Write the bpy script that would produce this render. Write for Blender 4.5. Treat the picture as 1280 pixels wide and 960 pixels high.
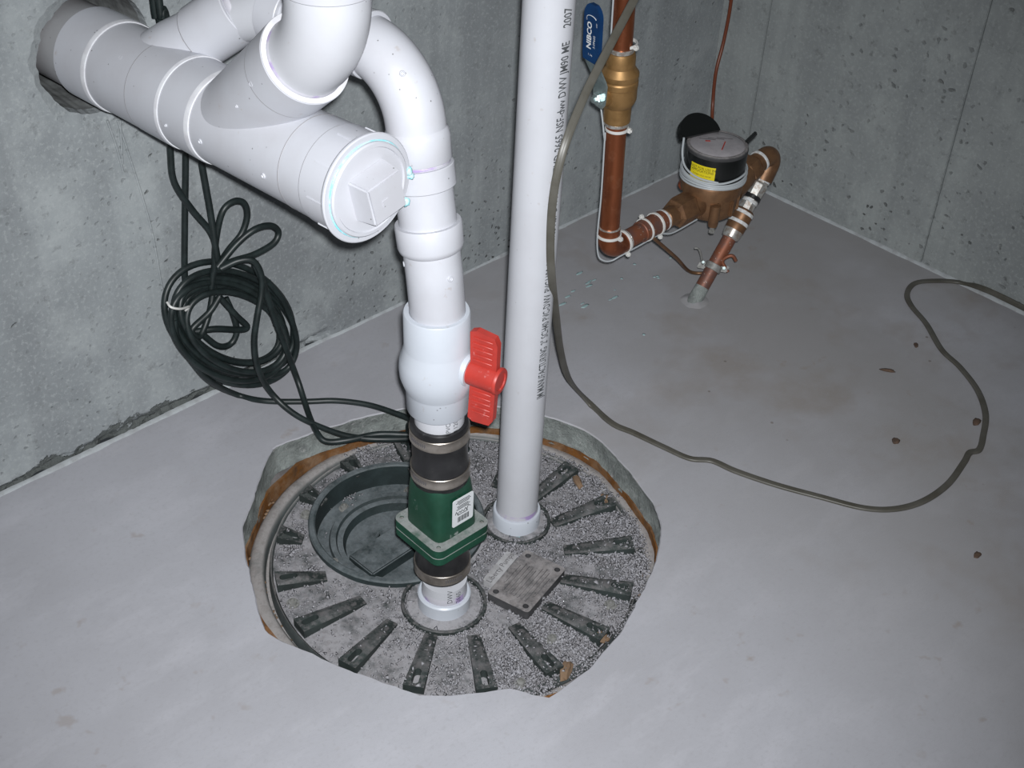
import bpy, bmesh, math, random
from mathutils import Vector, Matrix, noise
random.seed(7)
for o in list(bpy.data.objects): bpy.data.objects.remove(o)
SC = bpy.context.scene; COL = SC.collection
PI = math.pi
def V(*a): return Vector(a)
# ------------------------------------------------------------------ camera
# world: corner of the room at the origin, left wall is y=0 (x<0), right wall is x=0 (y<0), floor z=0
F, PITCH, ROLL, YAW = 1671.4, 0.6514, 0.0563, 0.8085
CAM = V(-2.0181, -1.4336, 1.27)
FW = V(math.sin(YAW)*math.cos(PITCH), math.cos(YAW)*math.cos(PITCH), -math.sin(PITCH))
RT0 = V(math.cos(YAW), -math.sin(YAW), 0); UP0 = RT0.cross(FW)
RT = RT0*math.cos(ROLL) + UP0*math.sin(ROLL); UP = -RT0*math.sin(ROLL) + UP0*math.cos(ROLL)
FH = V(math.sin(YAW), math.cos(YAW), 0)          # horizontal heading
cd = bpy.data.cameras.new('camera'); cam = bpy.data.objects.new('camera', cd); COL.objects.link(cam)
cd.sensor_width = 36; cd.lens = F/1280*36; cd.clip_start = .02
cam.matrix_world = Matrix(((RT.x, UP.x, -FW.x, CAM.x), (RT.y, UP.y, -FW.y, CAM.y), (RT.z, UP.z, -FW.z, CAM.z), (0, 0, 0, 1)))
SC.camera = cam
# ------------------------------------------------------------------ light: the camera's flash, a dim dark basement
w = bpy.data.worlds.new('world'); SC.world = w; w.use_nodes = True
w.node_tree.nodes['Background'].inputs[0].default_value = (.8, .9, 1, 1)
w.node_tree.nodes['Background'].inputs[1].default_value = .035
fl = bpy.data.lights.new('camera_flash', 'SPOT'); fl.energy = 174; fl.shadow_soft_size = .011; fl.color = (.97, .985, 1)
fl.spot_size = math.radians(73); fl.spot_blend = 1
flo = bpy.data.objects.new('camera_flash', fl); COL.objects.link(flo); flo.location = CAM + RT*.012 + UP*.024
flo.rotation_euler = (FW + RT*((560-640)/F) + UP*((480-520)/F)).to_track_quat('-Z', 'Y').to_euler()
SC.view_settings.view_transform = 'Standard'; SC.view_settings.look = 'None'
SC.view_settings.exposure = 0; SC.view_settings.gamma = 1; SC.view_settings.use_curve_mapping = False
# ------------------------------------------------------------------ survey helpers: a sight line met with a real surface
def ray(px): return FW + RT*((px[0]-640)/F) + UP*((480-px[1])/F)
def az(px, z): d = ray(px); return CAM + d*((z-CAM.z)/d.z)
def ay(px, y): d = ray(px); return CAM + d*((y-CAM.y)/d.y)
def ax(px, x): d = ray(px); return CAM + d*((x-CAM.x)/d.x)
def ad(px, t): return CAM + ray(px)*t
def an(px, base): d = ray(px); return CAM + d*((base-CAM).dot(FH)/d.dot(FH))
def acyl(px, o, a, r):
    d = ray(px); a = a.normalized(); d2 = d-a*d.dot(a); c = CAM-o; c2 = c-a*c.dot(a)
    A = d2.dot(d2); B = 2*d2.dot(c2); Cc = c2.dot(c2)-r*r; D = max(0, B*B-4*A*Cc)
    return CAM + d*((-B-math.sqrt(D))/(2*A))
def s_on(px, o, a):                              # distance along axis o + a*s seen at pixel px
    d = ray(px).normalized(); a = a.normalized(); w0 = o-CAM; b = a.dot(d)
    return (b*d.dot(w0)-a.dot(w0))/(1-b*b)
# ------------------------------------------------------------------ materials
def nd(nt, t, **k):
    n = nt.nodes.new(t)
    for a, b in k.items():
        if hasattr(n, a) and a not in ('inputs',): setattr(n, a, b)
    return n
def c4(c): return (c[0], c[1], c[2], 1)
class M:
    def __init__(s, name, rough=.6, metal=0, spec=.5):
        s.m = bpy.data.materials.new(name); s.m.use_nodes = True; s.nt = s.m.node_tree
        s.b = s.nt.nodes['Principled BSDF']; s.b.inputs['Roughness'].default_value = rough
        s.b.inputs['Metallic'].default_value = metal; s.b.inputs['Specular IOR Level'].default_value = spec
        s.co = s.nt.nodes.new('ShaderNodeTexCoord').outputs['Object']; s.c = None; s.h = None
    def L(s, a, b): s.nt.links.new(a, b)
    def mapped(s, scale):
        n = s.nt.nodes.new('ShaderNodeMapping'); n.inputs['Scale'].default_value = scale; s.L(s.co, n.inputs[0]); return n.outputs[0]
    def noise(s, sc, det=4, rough=.6, lo=.4, hi=.6, stretch=None, dist=0):
        n = s.nt.nodes.new('ShaderNodeTexNoise'); n.inputs['Scale'].default_value = sc; n.inputs['Detail'].default_value = det
        n.inputs['Roughness'].default_value = rough; n.inputs['Distortion'].default_value = dist
        s.L(s.mapped(stretch) if stretch else s.co, n.inputs['Vector'])
        return s.rng(n.outputs[0], lo, hi)
    def rng(s, v, lo, hi, a=0, b=1):
        r = s.nt.nodes.new('ShaderNodeMapRange'); r.inputs[1].default_value = lo; r.inputs[2].default_value = hi
        r.inputs[3].default_value = a; r.inputs[4].default_value = b; s.L(v, r.inputs[0]); return r.outputs[0]
    def voro(s, sc, lo, hi, stretch=None):          # 1 inside the dots
        n = s.nt.nodes.new('ShaderNodeTexVoronoi'); n.inputs['Scale'].default_value = sc
        s.L(s.mapped(stretch) if stretch else s.co, n.inputs['Vector']); return s.rng(n.outputs['Distance'], lo, hi, 1, 0)
    def mul(s, a, b, op='MULTIPLY'):
        n = s.nt.nodes.new('ShaderNodeMath'); n.operation = op
        for i, v in enumerate((a, b)):
            if isinstance(v, (int, float)): n.inputs[i].default_value = v
            else: s.L(v, n.inputs[i])
        return n.outputs[0]
    def axis(s, i):
        n = s.nt.nodes.new('ShaderNodeSeparateXYZ'); s.L(s.co, n.inputs[0]); return n.outputs[i]
    def base(s, c): s.c = c; s.b.inputs['Base Color'].default_value = c4(c); return s
    def mix(s, col, fac):
        n = s.nt.nodes.new('ShaderNodeMix'); n.data_type = 'RGBA'
        if isinstance(fac, (int, float)): n.inputs[0].default_value = fac
        else: s.L(fac, n.inputs[0])
        if isinstance(s.c, tuple): n.inputs[6].default_value = c4(s.c)
        else: s.L(s.c, n.inputs[6])
        n.inputs[7].default_value = c4(col); s.c = n.outputs[2]; s.L(s.c, s.b.inputs['Base Color']); return s
    def bump(s, h, strength=.3, dist=.002, invert=False):
        n = s.nt.nodes.new('ShaderNodeBump'); n.inputs['Strength'].default_value = strength; n.inputs['Distance'].default_value = dist; n.invert = invert
        s.L(h, n.inputs['Height'])
        if s.h: s.L(s.h, n.inputs['Normal'])
        s.h = n.outputs[0]; s.L(s.h, s.b.inputs['Normal']); return s
def plain(name, c, rough=.5, metal=0, var=None, vs=60, spec=.5, dirt=None, ds=35, dlo=.5, dhi=.65, bump=0):
    m = M(name, rough, metal, spec).base(c)
    if var: m.mix(var, m.noise(vs, lo=.42, hi=.62))
    if dirt: m.mix(dirt, m.noise(ds, 6, .7, dlo, dhi))
    if bump: m.bump(m.noise(vs*2, lo=0, hi=1), bump, .001)
    return m.m
# concrete wall
def wall_mat(name, c1, c2, c3, holes, low, strip):
    m = M(name, .88, 0, .15).base(c1)
    m.mix(c2, m.noise(2.6, 6, .65, .36, .66))
    m.mix(c3, m.mul(m.noise(9, 6, .7, .48, .70), .7))
    m.mix(c2, m.mul(m.noise(6, 4, .6, .48, .64, stretch=(2.6, 2.6, .2)), .55))
    m.mix((.12, .125, .125), m.mul(m.noise(38, 6, .75, .56, .74), .75))
    m.mix(c3, m.mul(m.noise(160, 3, .7, .52, .66), .5))
    # bubble holes of irregular outline
    n1 = m.nt.nodes.new('ShaderNodeTexNoise'); n1.inputs['Scale'].default_value = 45; n1.inputs['Detail'].default_value = 3; m.L(m.co, n1.inputs['Vector'])
    vm = m.nt.nodes.new('ShaderNodeVectorMath'); vm.operation = 'MULTIPLY_ADD'; m.L(n1.outputs['Color'], vm.inputs[0]); vm.inputs[1].default_value = (.022, .022, .022); m.L(m.co, vm.inputs[2])
    keepc = m.co; m.co = vm.outputs[0]
    v1 = m.voro(holes, .13, .20); v2 = m.voro(holes*.4, .07, .12, stretch=(1, 1, 1.5)); m.co = keepc
    z = m.axis(2); lowm = m.rng(z, .0, low, 1, .25)
    hol = m.mul(m.mul(v1, m.noise(4.3, 3, .6, .44, .60)), lowm)
    hol2 = m.mul(m.mul(v2, m.noise(7, 3, .6, .50, .60)), .8)
    m.mix((.05, .052, .05), m.mul(hol, .9)); m.mix((.085, .088, .085), m.mul(hol2, .8))
    if strip:                                      # crumbly dark strip left above the floor joint
        edge = m.rng(m.noise(14, 5, .7, 0, 1), .35, .68, .004, .040)
        k = m.mul(m.mul(edge, z, 'SUBTRACT'), 300); k = m.mul(m.mul(k, 0, 'MAXIMUM'), 1, 'MINIMUM')
        k = m.mul(k, m.rng(m.axis(0), -.98, -1.06)); m.mix((.10, .11, .105), m.mul(k, .85)); m.bump(m.mul(k, m.noise(90, 5, .8, .3, .7)), .8, .006, True)
    m.bump(m.mul(hol, hol2, 'MAXIMUM'), .6, .004, True); m.bump(m.noise(180, 5, .75, 0, 1), .35, .0014)
    return m.m
MAT = {}
MAT['wallA'] = wall_mat('wall_concrete', (.30, .325, .335), (.20, .215, .225), (.37, .395, .40), 70, .22, True)
MAT['wallB'] = wall_mat('wall_concrete_far', (.28, .30, .30), (.20, .215, .22), (.33, .355, .35), 48, .5, False)
def floor_mat():
    m = M('floor_concrete', .62, 0, .3).base((.375, .378, .410))
    m.mix((.325, .325, .35), m.noise(2.2, 5, .6, .40, .66))
    m.mix((.42, .42, .455), m.mul(m.noise(7, 5, .65, .5, .7, stretch=(1, 2.2, 1)), .6))
    m.mix((.272, .265, .265), m.mul(m.noise(1.7, 5, .6, .30, .52), m.mul(m.rng(m.axis(0), -1.05, -.45), .8)))
    m.mix((.25, .225, .205), m.mul(m.mul(m.noise(5.2, 4, .6, .52, .66), m.rng(m.axis(0), -1.0, -.5)), .6))
    m.mix((.25, .21, .18), m.mul(m.mul(m.noise(24, 3, .6, .64, .72), m.noise(3, 2, .5, .45, .6)), .5))
    m.mix((.17, .15, .14), m.mul(m.voro(16, .025, .05), m.noise(5, 2, .5, .45, .6)))
    m.mix((.30, .30, .315), m.mul(m.noise(150, 4, .75, .52, .70), .45))
    m.bump(m.noise(120, 5, .75, 0, 1, stretch=(1, 3, 1)), .22, .0014); m.bump(m.noise(6, 3, .5, 0, 1), .12, .004)
    return m.m
MAT['floor'] = floor_mat()
m = M('slab_edge_concrete', .9, 0, .1).base((.27, .295, .285)); m.mix((.17, .185, .18), m.noise(30, 6, .7, .42, .62)); m.mix((.42, .42, .42), m.mul(m.noise(80, 4, .7, .58, .7), .7))
m.bump(m.noise(90, 6, .75, 0, 1), .8, .006); MAT['slab'] = m.m
m = M('joint_mortar', .8, 0, .2).base((.38, .405, .42)); m.mix((.29, .30, .31), m.noise(40, 4, .6, .45, .65)); m.bump(m.noise(150, 4, .7, 0, 1), .4, .002); MAT['mortar'] = m.m
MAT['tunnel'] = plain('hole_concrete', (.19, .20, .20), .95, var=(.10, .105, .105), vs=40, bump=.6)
def pvc(name, c, c2):
    m = M(name, .38, 0, .45).base(c); m.mix(c2, m.mul(m.noise(14, 4, .6, .42, .7), .7)); m.mix((.10, .095, .09), m.mul(m.voro(85, .045, .09), m.noise(9, 2, .5, .50, .58)))
    m.mix((.36, .32, .30), m.mul(m.noise(55, 3, .6, .68, .76), .6)); return m.m
MAT['pvc'] = pvc('white_pvc', (.465, .475, .515), (.42, .42, .45))
MAT['pvc2'] = pvc('white_pvc_pipe', (.475, .485, .52), (.44, .445, .475))
MAT['pvcv'] = pvc('white_pvc_valve', (.47, .50, .55), (.43, .46, .51))
MAT['pvcshade'] = pvc('white_pvc_hole_shade', (.30, .30, .31), (.25, .25, .26))  # white pipe coloured darker: the shade in the wall hole is painted in
MAT['rim'] = plain('bright_pvc_rim', (.60, .61, .64), .4, var=(.53, .53, .56), vs=60)
m = M('purple_primer', .5).base((.45, .445, .49)); m.mix((.33, .25, .45), m.noise(38, 3, .5, .50, .62)); MAT['primer'] = m.m
MAT['cement'] = plain('blue_cement', (.23, .60, .66), .4, var=(.45, .62, .66), vs=120)
MAT['seam'] = plain('pvc_dark_joint', (.30, .29, .30), .6)  # dark colour of the joint lines between mouldings
MAT['red'] = plain('red_plastic', (.41, .036, .026), .45, var=(.35, .032, .024), vs=40, dirt=(.55, .25, .24), ds=90, dlo=.62, dhi=.78)
MAT['green'] = plain('green_paint', (.005, .042, .022), .45, var=(.008, .052, .03), vs=50, dirt=(.20, .23, .215), ds=42, dlo=.63, dhi=.70)
def dusty(name, c, dust, amt_lo, amt_hi, rough=.6, sc=28):
    m = M(name, rough, 0, .35).base(c)
    m.mix((c[0]*1.7, c[1]*1.7, c[2]*1.7), m.noise(20, 4, .6, .4, .65))
    g = m.nt.nodes.new('ShaderNodeNewGeometry'); sp = m.nt.nodes.new('ShaderNodeSeparateXYZ'); m.L(g.outputs['Normal'], sp.inputs[0])
    m.mix(dust, m.mul(m.noise(sc, 7, .72, amt_lo, amt_hi), m.rng(sp.outputs[2], .35, .85)))
    m.mix((dust[0]*.75, dust[1]*.73, dust[2]*.72), m.mul(m.mul(m.noise(130, 4, .7, .48, .62), .7), m.rng(sp.outputs[2], .35, .85)))
    m.bump(m.noise(150, 6, .8, 0, 1), .5, .002)
    return m.m
MAT['flange'] = dusty('green_flange_dusty', (.006, .042, .024), (.25, .265, .26), .28, .52)
MAT['lid'] = dusty('lid_plastic_dusty', (.022, .028, .028), (.285, .28, .295), .32, .54)
MAT['ribm'] = dusty('lid_rib_plastic', (.020, .026, .025), (.17, .165, .17), .50, .78)
MAT['hatch'] = dusty('hatch_plastic', (.016, .024, .025), (.135, .155, .165), .32, .58)
MAT['rimm'] = dusty('basin_rim_dusty', (.05, .058, .058), (.29, .275, .27), .16, .46)
MAT['plate'] = dusty('dusty_plate', (.04, .04, .042), (.255, .24, .24), .30, .58, sc=60)
MAT['badge'] = plain('grey_badge', (.36, .36, .37), .7, var=(.28, .275, .28), vs=60)
MAT['grit'] = plain('grey_grit', (.29, .288, .31), .95, var=(.165, .16, .168), vs=170, dirt=(.44, .44, .47), ds=260, dlo=.58, dhi=.66)
MAT['clod'] = plain('brown_clod', (.20, .13, .08), .95, var=(.16, .10, .06), vs=90, bump=.6)
m = M('rusty_fibre', .9, 0, .1).base((.155, .066, .020)); m.mix((.21, .14, .09), m.noise(22, 5, .7, .45, .7)); m.mix((.10, .055, .03), m.noise(60, 4, .6, .5, .7)); m.bump(m.noise(90, 5, .7, 0, 1), .5, .003); MAT['fibre'] = m.m
MAT['rubber'] = plain('black_rubber', (.012, .012, .013), .35, var=(.02, .02, .021), vs=40, dirt=(.10, .10, .095), ds=80, dlo=.66, dhi=.74)
MAT['cord'] = plain('black_green_cord', (.008, .013, .013), .46, var=(.014, .022, .022), vs=50)
MAT['steel'] = plain('dull_steel', (.42, .38, .34), .36, .85, var=(.30, .27, .24), vs=50)
MAT['zinc'] = plain('zinc_plate', (.42, .50, .50), .32, .7, var=(.30, .38, .38), vs=60)
MAT['bolt'] = plain('bolt_dusty', (.26, .26, .25), .6, .3, var=(.18, .18, .17), vs=200)
m = M('copper', .36, .75).base((.33, .105, .045)); m.mix((.20, .062, .03), m.noise(30, 4, .6, .42, .66, stretch=(1, 1, .3))); m.mix((.42, .17, .09), m.mul(m.noise(70, 4, .6, .55, .7), .6)); MAT['copper'] = m.m
m = M('copper_dull', .55, .45).base((.24, .085, .045)); m.mix((.16, .085, .07), m.noise(35, 5, .65, .42, .62)); m.mix((.45, .40, .36), m.mul(m.voro(150, .10, .2), .55)); MAT['copper2'] = m.m
MAT['brass'] = plain('brass', (.37, .215, .085), .45, .6, var=(.28, .16, .06), vs=50)
MAT['bronze'] = plain('bronze_casting', (.215, .115, .058), .48, .55, var=(.16, .085, .045), vs=60, bump=.25)
MAT['solder'] = plain('solder', (.55, .55, .53), .35, .6, var=(.35, .30, .26), vs=150)
MAT['tape'] = plain('white_thread_tape', (.62, .64, .66), .6, var=(.45, .44, .42), vs=140)
MAT['tie'] = plain('white_nylon', (.60, .60, .58), .4)
MAT['blue'] = plain('blue_vinyl', (.003, .030, .105), .45, var=(.004, .038, .125), vs=30)
MAT['white'] = plain('white_print', (.75, .77, .78), .5)
MAT['ink'] = plain('black_print', (.07, .075, .08), .6)
MAT['label'] = plain('white_label', (.60, .62, .64), .5)
MAT['yellow'] = plain('yellow_label', (.68, .56, .012), .5)
MAT['blackp'] = plain('black_plastic', (.008, .009, .009), .3)
MAT['dial'] = plain('dial_glass', (.30, .285, .30), .12, var=(.36, .34, .355), vs=30, spec=.6)
MAT['dark'] = plain('dark_print', (.09, .085, .09), .5)
MAT['cable'] = plain('grey_flat_cable', (.090, .086, .074), .42, var=(.068, .064, .052), vs=25)
MAT['wirer'] = plain('red_brown_wire', (.14, .035, .014), .4)
MAT['wireg'] = plain('grey_wire', (.40, .43, .45), .4)
MAT['drip'] = plain('teal_cement_drip', (.30, .42, .43), .6)
MAT['crumb'] = plain('dark_brown_crumb', (.10, .062, .042), .95, var=(.06, .04, .03), vs=120)
MAT['dirtf'] = plain('pit_fill', (.16, .15, .15), .95, var=(.10, .09, .085), vs=50, bump=.8)
# ------------------------------------------------------------------ mesh helpers
def tag(o, label=None, cat=None, group=None, kind=None):
    if label: o['label'] = label
    if cat: o['category'] = cat
    if group: o['group'] = group
    if kind: o['kind'] = kind
    return o
def thing(name, loc, label, cat, group=None):
    e = bpy.data.objects.new(name, None); COL.objects.link(e); e.location = loc; e.empty_display_size = .02
    return tag(e, label, cat, group)
def up_parent(o, par):
    o.parent = par
    t = par.location if par.type == 'EMPTY' else V(0, 0, 0)      # meshes carry world coordinates
    o.matrix_parent_inverse = Matrix.Translation(-t)
def ob(name, bm, mat, par=None, ang=40, label=None, face=None):
    if isinstance(bm, bmesh.types.BMesh):
        bmesh.ops.recalc_face_normals(bm, faces=bm.faces)
        if face:
            for f in bm.faces:
                f.normal_update()
                if f.normal.dot(face) < -.2: f.normal_flip()
        me = bpy.data.meshes.new(name); bm.to_mesh(me); bm.free()
    else: me = bm
    if not me.materials: me.materials.append(MAT[mat])
    for f in me.polygons: f.use_smooth = True
    if ang < 180: me.set_sharp_from_angle(angle=math.radians(ang))
    o = bpy.data.objects.new(name, me); COL.objects.link(o)
    if par: up_parent(o, par)
    if label: o['label'] = label
    return o
def frame(a):
    a = a.normalized(); r = V(0, 0, 1) if abs(a.z) < .9 else V(1, 0, 0)
    x = r.cross(a).normalized(); return x, a.cross(x), a
def ring_faces(bm, A, B, closed=True):
    n = len(A)
    for i in range(n if closed else n-1): bm.faces.new((A[i], A[(i+1) % n], B[(i+1) % n], B[i]))
def lathe(prof, o, a, seg=48, bm=None):          # prof: (radius, height) list along axis a from o
    bm = bm or bmesh.new(); x, y, a = frame(a); prev = None
    for r, h in prof:
        if r < 1e-6: ring = [bm.verts.new(o+a*h)]
        else: ring = [bm.verts.new(o+a*h+(x*math.cos(2*PI*i/seg)+y*math.sin(2*PI*i/seg))*r) for i in range(seg)]
        if prev:
            if len(prev) == 1 and len(ring) == 1: pass
            elif len(prev) == 1:
                for i in range(seg): bm.faces.new((prev[0], ring[i], ring[(i+1) % seg]))
            elif len(ring) == 1:
                for i in range(seg): bm.faces.new((prev[i], prev[(i+1) % seg], ring[0]))
            else: ring_faces(bm, prev, ring)
        prev = ring
    return bm
def cyl(r, h0, h1, b=.0012): return [(0, h0), (r-b, h0), (r, h0+b), (r, h1-b), (r-b, h1), (0, h1)]
def sleeve(ro, ri, h0, h1, b=.001): return [(ri, h0), (ro-b, h0), (ro, h0+b), (ro, h1-b), (ro-b, h1), (ri, h1), (ri, h0)]
def spline(pts, n=8, closed=False):
    out = []; N = len(pts)
    for i in range(N if closed else N-1):
        p0 = pts[(i-1) % N] if closed or i > 0 else pts[0]*2-pts[1]
        p1, p2 = pts[i], pts[(i+1) % N]
        p3 = pts[(i+2) % N] if closed or i+2 < N else pts[-1]*2-pts[-2]
        for k in range(n):
            t = k/n; out.append(.5*((2*p1)+(p2-p0)*t+(2*p0-5*p1+4*p2-p3)*t*t+(3*p1-p0-3*p2+p3)*t**3))
    if not closed: out.append(pts[-1].copy())
    return out
def fillet(pts, rads, n=14):
    out = [pts[0]]
    for i in range(1, len(pts)-1):
        R = rads[i-1]; d1 = (pts[i-1]-pts[i]).normalized(); d2 = (pts[i+1]-pts[i]).normalized()
        th = PI-math.acos(max(-1, min(1, d1.dot(d2)))); t = R*math.tan(th/2)
        a = pts[i]+d1*t; c = pts[i]+(d1+d2).normalized()*(R/math.cos(th/2)); u = (a-c); v = (pts[i]+d2*t-c)
        for k in range(n+1):
            f = k/n; out.append(c+(u*math.sin((1-f)*th)+v*math.sin(f*th))/math.sin(th))
    out.append(pts[-1]); return out
def sweep(pts, r, seg=14, closed=False, bm=None, cap=True):
    bm = bm or bmesh.new(); N = len(pts); rings = []; x = None
    for i, p in enumerate(pts):
        if closed: t = pts[(i+1) % N]-pts[i-1]
        else: t = pts[min(i+1, N-1)]-pts[max(i-1, 0)]
        if t.length < 1e-9: t = V(0, 0, 1)
        t.normalize()
        if x is None: x, _, _ = frame(t)
        x = (x-t*x.dot(t)).normalized(); y = t.cross(x); rr = r[i] if isinstance(r, (list, tuple)) else r
        rings.append([bm.verts.new(p+(x*math.cos(2*PI*k/seg)+y*math.sin(2*PI*k/seg))*rr) for k in range(seg)])
    for i in range(N-1): ring_faces(bm, rings[i], rings[i+1])
    if closed: ring_faces(bm, rings[-1], rings[0])
    elif cap: bm.faces.new(rings[0][::-1]); bm.faces.new(rings[-1])
    return bm
def box(o, ux, uy, uz, sx, sy, sz, bev=.001, bm=None, seg=2):
    b = bmesh.new(); vs = {}
    for i in (-1, 1):
        for j in (-1, 1):
            for k in (-1, 1): vs[i, j, k] = b.verts.new(o+ux*(i*sx/2)+uy*(j*sy/2)+uz*(k*sz/2))
    for q in (((-1,-1,-1),(-1,1,-1),(1,1,-1),(1,-1,-1)), ((-1,-1,1),(1,-1,1),(1,1,1),(-1,1,1)), ((-1,-1,-1),(1,-1,-1),(1,-1,1),(-1,-1,1)),
              ((1,-1,-1),(1,1,-1),(1,1,1),(1,-1,1)), ((1,1,-1),(-1,1,-1),(-1,1,1),(1,1,1)), ((-1,1,-1),(-1,-1,-1),(-1,-1,1),(-1,1,1))):
        b.faces.new([vs[c] for c in q])
    if bev: bmesh.ops.bevel(b, geom=list(b.edges), offset=bev, segments=seg, affect='EDGES')
    if bm is None: return b
    me = bpy.data.meshes.new('tmp'); b.to_mesh(me); b.free(); bm.from_mesh(me); bpy.data.meshes.remove(me); return bm
def prism(outline, holes, h, to3):                # 2-D outline with holes, extruded by h; to3(u,v,w)
    bm = bmesh.new(); es = []
    for lp in [outline]+holes:
        vs = [bm.verts.new((u, v, 0)) for u, v in lp]
        es += [bm.edges.new((vs[i], vs[(i+1) % len(vs)])) for i in range(len(vs))]
    bmesh.ops.triangle_fill(bm, edges=es, use_beauty=True)
    r = bmesh.ops.extrude_face_region(bm, geom=list(bm.faces))
    bmesh.ops.translate(bm, vec=(0, 0, h), verts=[g for g in r['geom'] if isinstance(g, bmesh.types.BMVert)])
    for v in bm.verts: v.co = to3(*v.co)
    return bm
def rrect(w, h, r, n=5, cx=0, cy=0):
    out = []
    for qx, qy, a0 in ((1, 1, 0), (-1, 1, 90), (-1, -1, 180), (1, -1, 270)):
        for k in range(n+1):
            a = math.radians(a0+90*k/n); out.append((cx+qx*(w/2-r)+r*math.cos(a), cy+qy*(h/2-r)+r*math.sin(a)))
    return out
def circ(cx, cy, r, n=24): return [(cx+r*math.cos(2*PI*i/n), cy+r*math.sin(2*PI*i/n)) for i in range(n)]
def text(s, size, to3, mat, par, name='lettering', align='LEFT', bold=0, sx=1):
    cu = bpy.data.curves.new('t', 'FONT'); cu.body = s; cu.size = size; cu.align_x = align; cu.align_y = 'CENTER'; cu.offset = bold; cu.resolution_u = 2
    t = bpy.data.objects.new('t', cu); COL.objects.link(t)
    dg = bpy.context.evaluated_depsgraph_get(); me = bpy.data.meshes.new_from_object(t.evaluated_get(dg))
    bpy.data.objects.remove(t); bpy.data.curves.remove(cu)
    me.materials.clear()
    for v in me.vertices: v.co = to3(v.co.x*sx, v.co.y)
    return ob(name, me, mat, par, 180)
def blob(bm, p, r, n=1, sq=(1, 1, 1)):
    b = bmesh.ops.create_icosphere(bm, subdivisions=n, radius=r)
    for v in b['verts']:
        k = 1+.5*noise.noise(v.co*(1.3/r)+p*50); v.co = V(v.co.x*sq[0]*k, v.co.y*sq[1]*k, v.co.z*sq[2]*k)+p
def nz(*a): return noise.noise(V(*a))
zu = V(0, 0, 1)
# ------------------------------------------------------------------ floor with the pit opening
PC = V(-1.09, -.458, 0); LZ = -.055               # pit centre, level of the lid's top
pit_px = [(303,660),(318,622),(333,575),(343,559),(393,540),(437,526),(480,515),(540,505),(610,506),(680,519),(740,540),(782,585),(825,641),(828,655),(822,690),
          (805,735),(775,790),(735,835),(692,868),(684,872),(660,866),(640,858),(590,866),(525,868),(440,838),(332,790),(318,740),(308,700)]
pp = [az(q, 0) for q in pit_px]
pol = sorted((math.atan2(p.y-PC.y, p.x-PC.x), (p-PC).length) for p in pp)
def pr(a):
    a = (a+PI) % (2*PI)-PI; n = len(pol)
    for i in range(n):
        a0, r0 = pol[i]; a1, r1 = pol[(i+1) % n]
        if i == n-1: a1 += 2*PI
        aa = a if a >= pol[0][0] else a+2*PI
        if a0 <= aa <= a1:
            t = (aa-a0)/max(1e-6, a1-a0)
            x = r0*math.cos(a0)*(1-t)+r1*math.cos(a1)*t; y = r0*math.sin(a0)*(1-t)+r1*math.sin(a1)*t
            return math.hypot(x, y)
    return .29
_pr = pr
def pr(a):
    if math.cos(a)*RT0.x+math.sin(a)*RT0.y < -.25 or (math.sin(a) < -.55 and math.cos(a) < .2): return _pr(a)
    return sum(_pr(a+math.radians(k*2.5))*(5-abs(k)) for k in range(-4, 5))/25
NP = 240
bm = bmesh.new(); S = .42
def sq_edge(a):
    c, s = math.cos(a), math.sin(a); k = S/max(abs(c), abs(s)); return V(PC.x+c*k, PC.y+s*k, 0)
R0, R1, R2 = [], [], []
angs = [2*PI*i/NP for i in range(NP)]; PRJ = {}
for a in angs:
    r = pr(a)+.0022*nz(math.cos(a)*9, math.sin(a)*9, 1)+.0012*nz(math.cos(a)*40, math.sin(a)*40, 2); PRJ[a] = r
    d = V(math.cos(a), math.sin(a), 0)
    R0.append(bm.verts.new(PC+d*r+V(0, 0, -.0018))); R1.append(bm.verts.new(PC+d*(r+.0014+.0010*nz(d.x*12, d.y*12, 5)))); R2.append(bm.verts.new(sq_edge(a)))
ring_faces(bm, R0, R1); ring_faces(bm, R1, R2)
X0, X1, Y0, Y1 = -3.6, 0, -3.4, 0
xs = [X0, PC.x-S, PC.x+S, X1]; ys = [Y0, PC.y-S, PC.y+S, Y1]
for i in range(3):
    for j in range(3):
        if i == 1 and j == 1: continue
        bm.faces.new([bm.verts.new(V(x, y, 0)) for x, y in ((xs[i], ys[j]), (xs[i+1], ys[j]), (xs[i+1], ys[j+1]), (xs[i], ys[j+1]))])
bmesh.ops.remove_doubles(bm, verts=bm.verts, dist=1e-5)
floor = ob('floor', bm, 'floor', None, 3, face=V(0, 0, 1)); tag(floor, kind='structure', label='pale troweled concrete basement floor', cat='floor')
bm = bmesh.new(); rows = []
for k, (dz, off) in enumerate(((-.0018, 0), (-.012, .002), (-.025, .003), (-.038, .001), (-.048, -.001), (-.05, .03))):
    rows.append([bm.verts.new(PC+V(math.cos(a), math.sin(a), 0)*(PRJ[a]+off+(.004*nz(math.cos(a)*14, math.sin(a)*14, k*.9) if 0 < k < 5 else 0))+V(0, 0, dz)) for a in angs])
for i in range(len(rows)-1): ring_faces(bm, rows[i], rows[i+1])
ob('pit_edge', bm, 'slab', floor, 80, label='rough grey broken slab edge around the pit')
# soil bed under the rim
bm = lathe([(.10, -.12), (.24, -.12), (.262, -.075), (.36, -.068)], PC, V(0, 0, 1), 96)
for v in bm.verts: v.co.z += .006*nz(v.co.x*30, v.co.y*30, 0)
ob('pit_fill', bm, 'dirtf', floor, 180, label='dirty fill around the basin')
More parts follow.
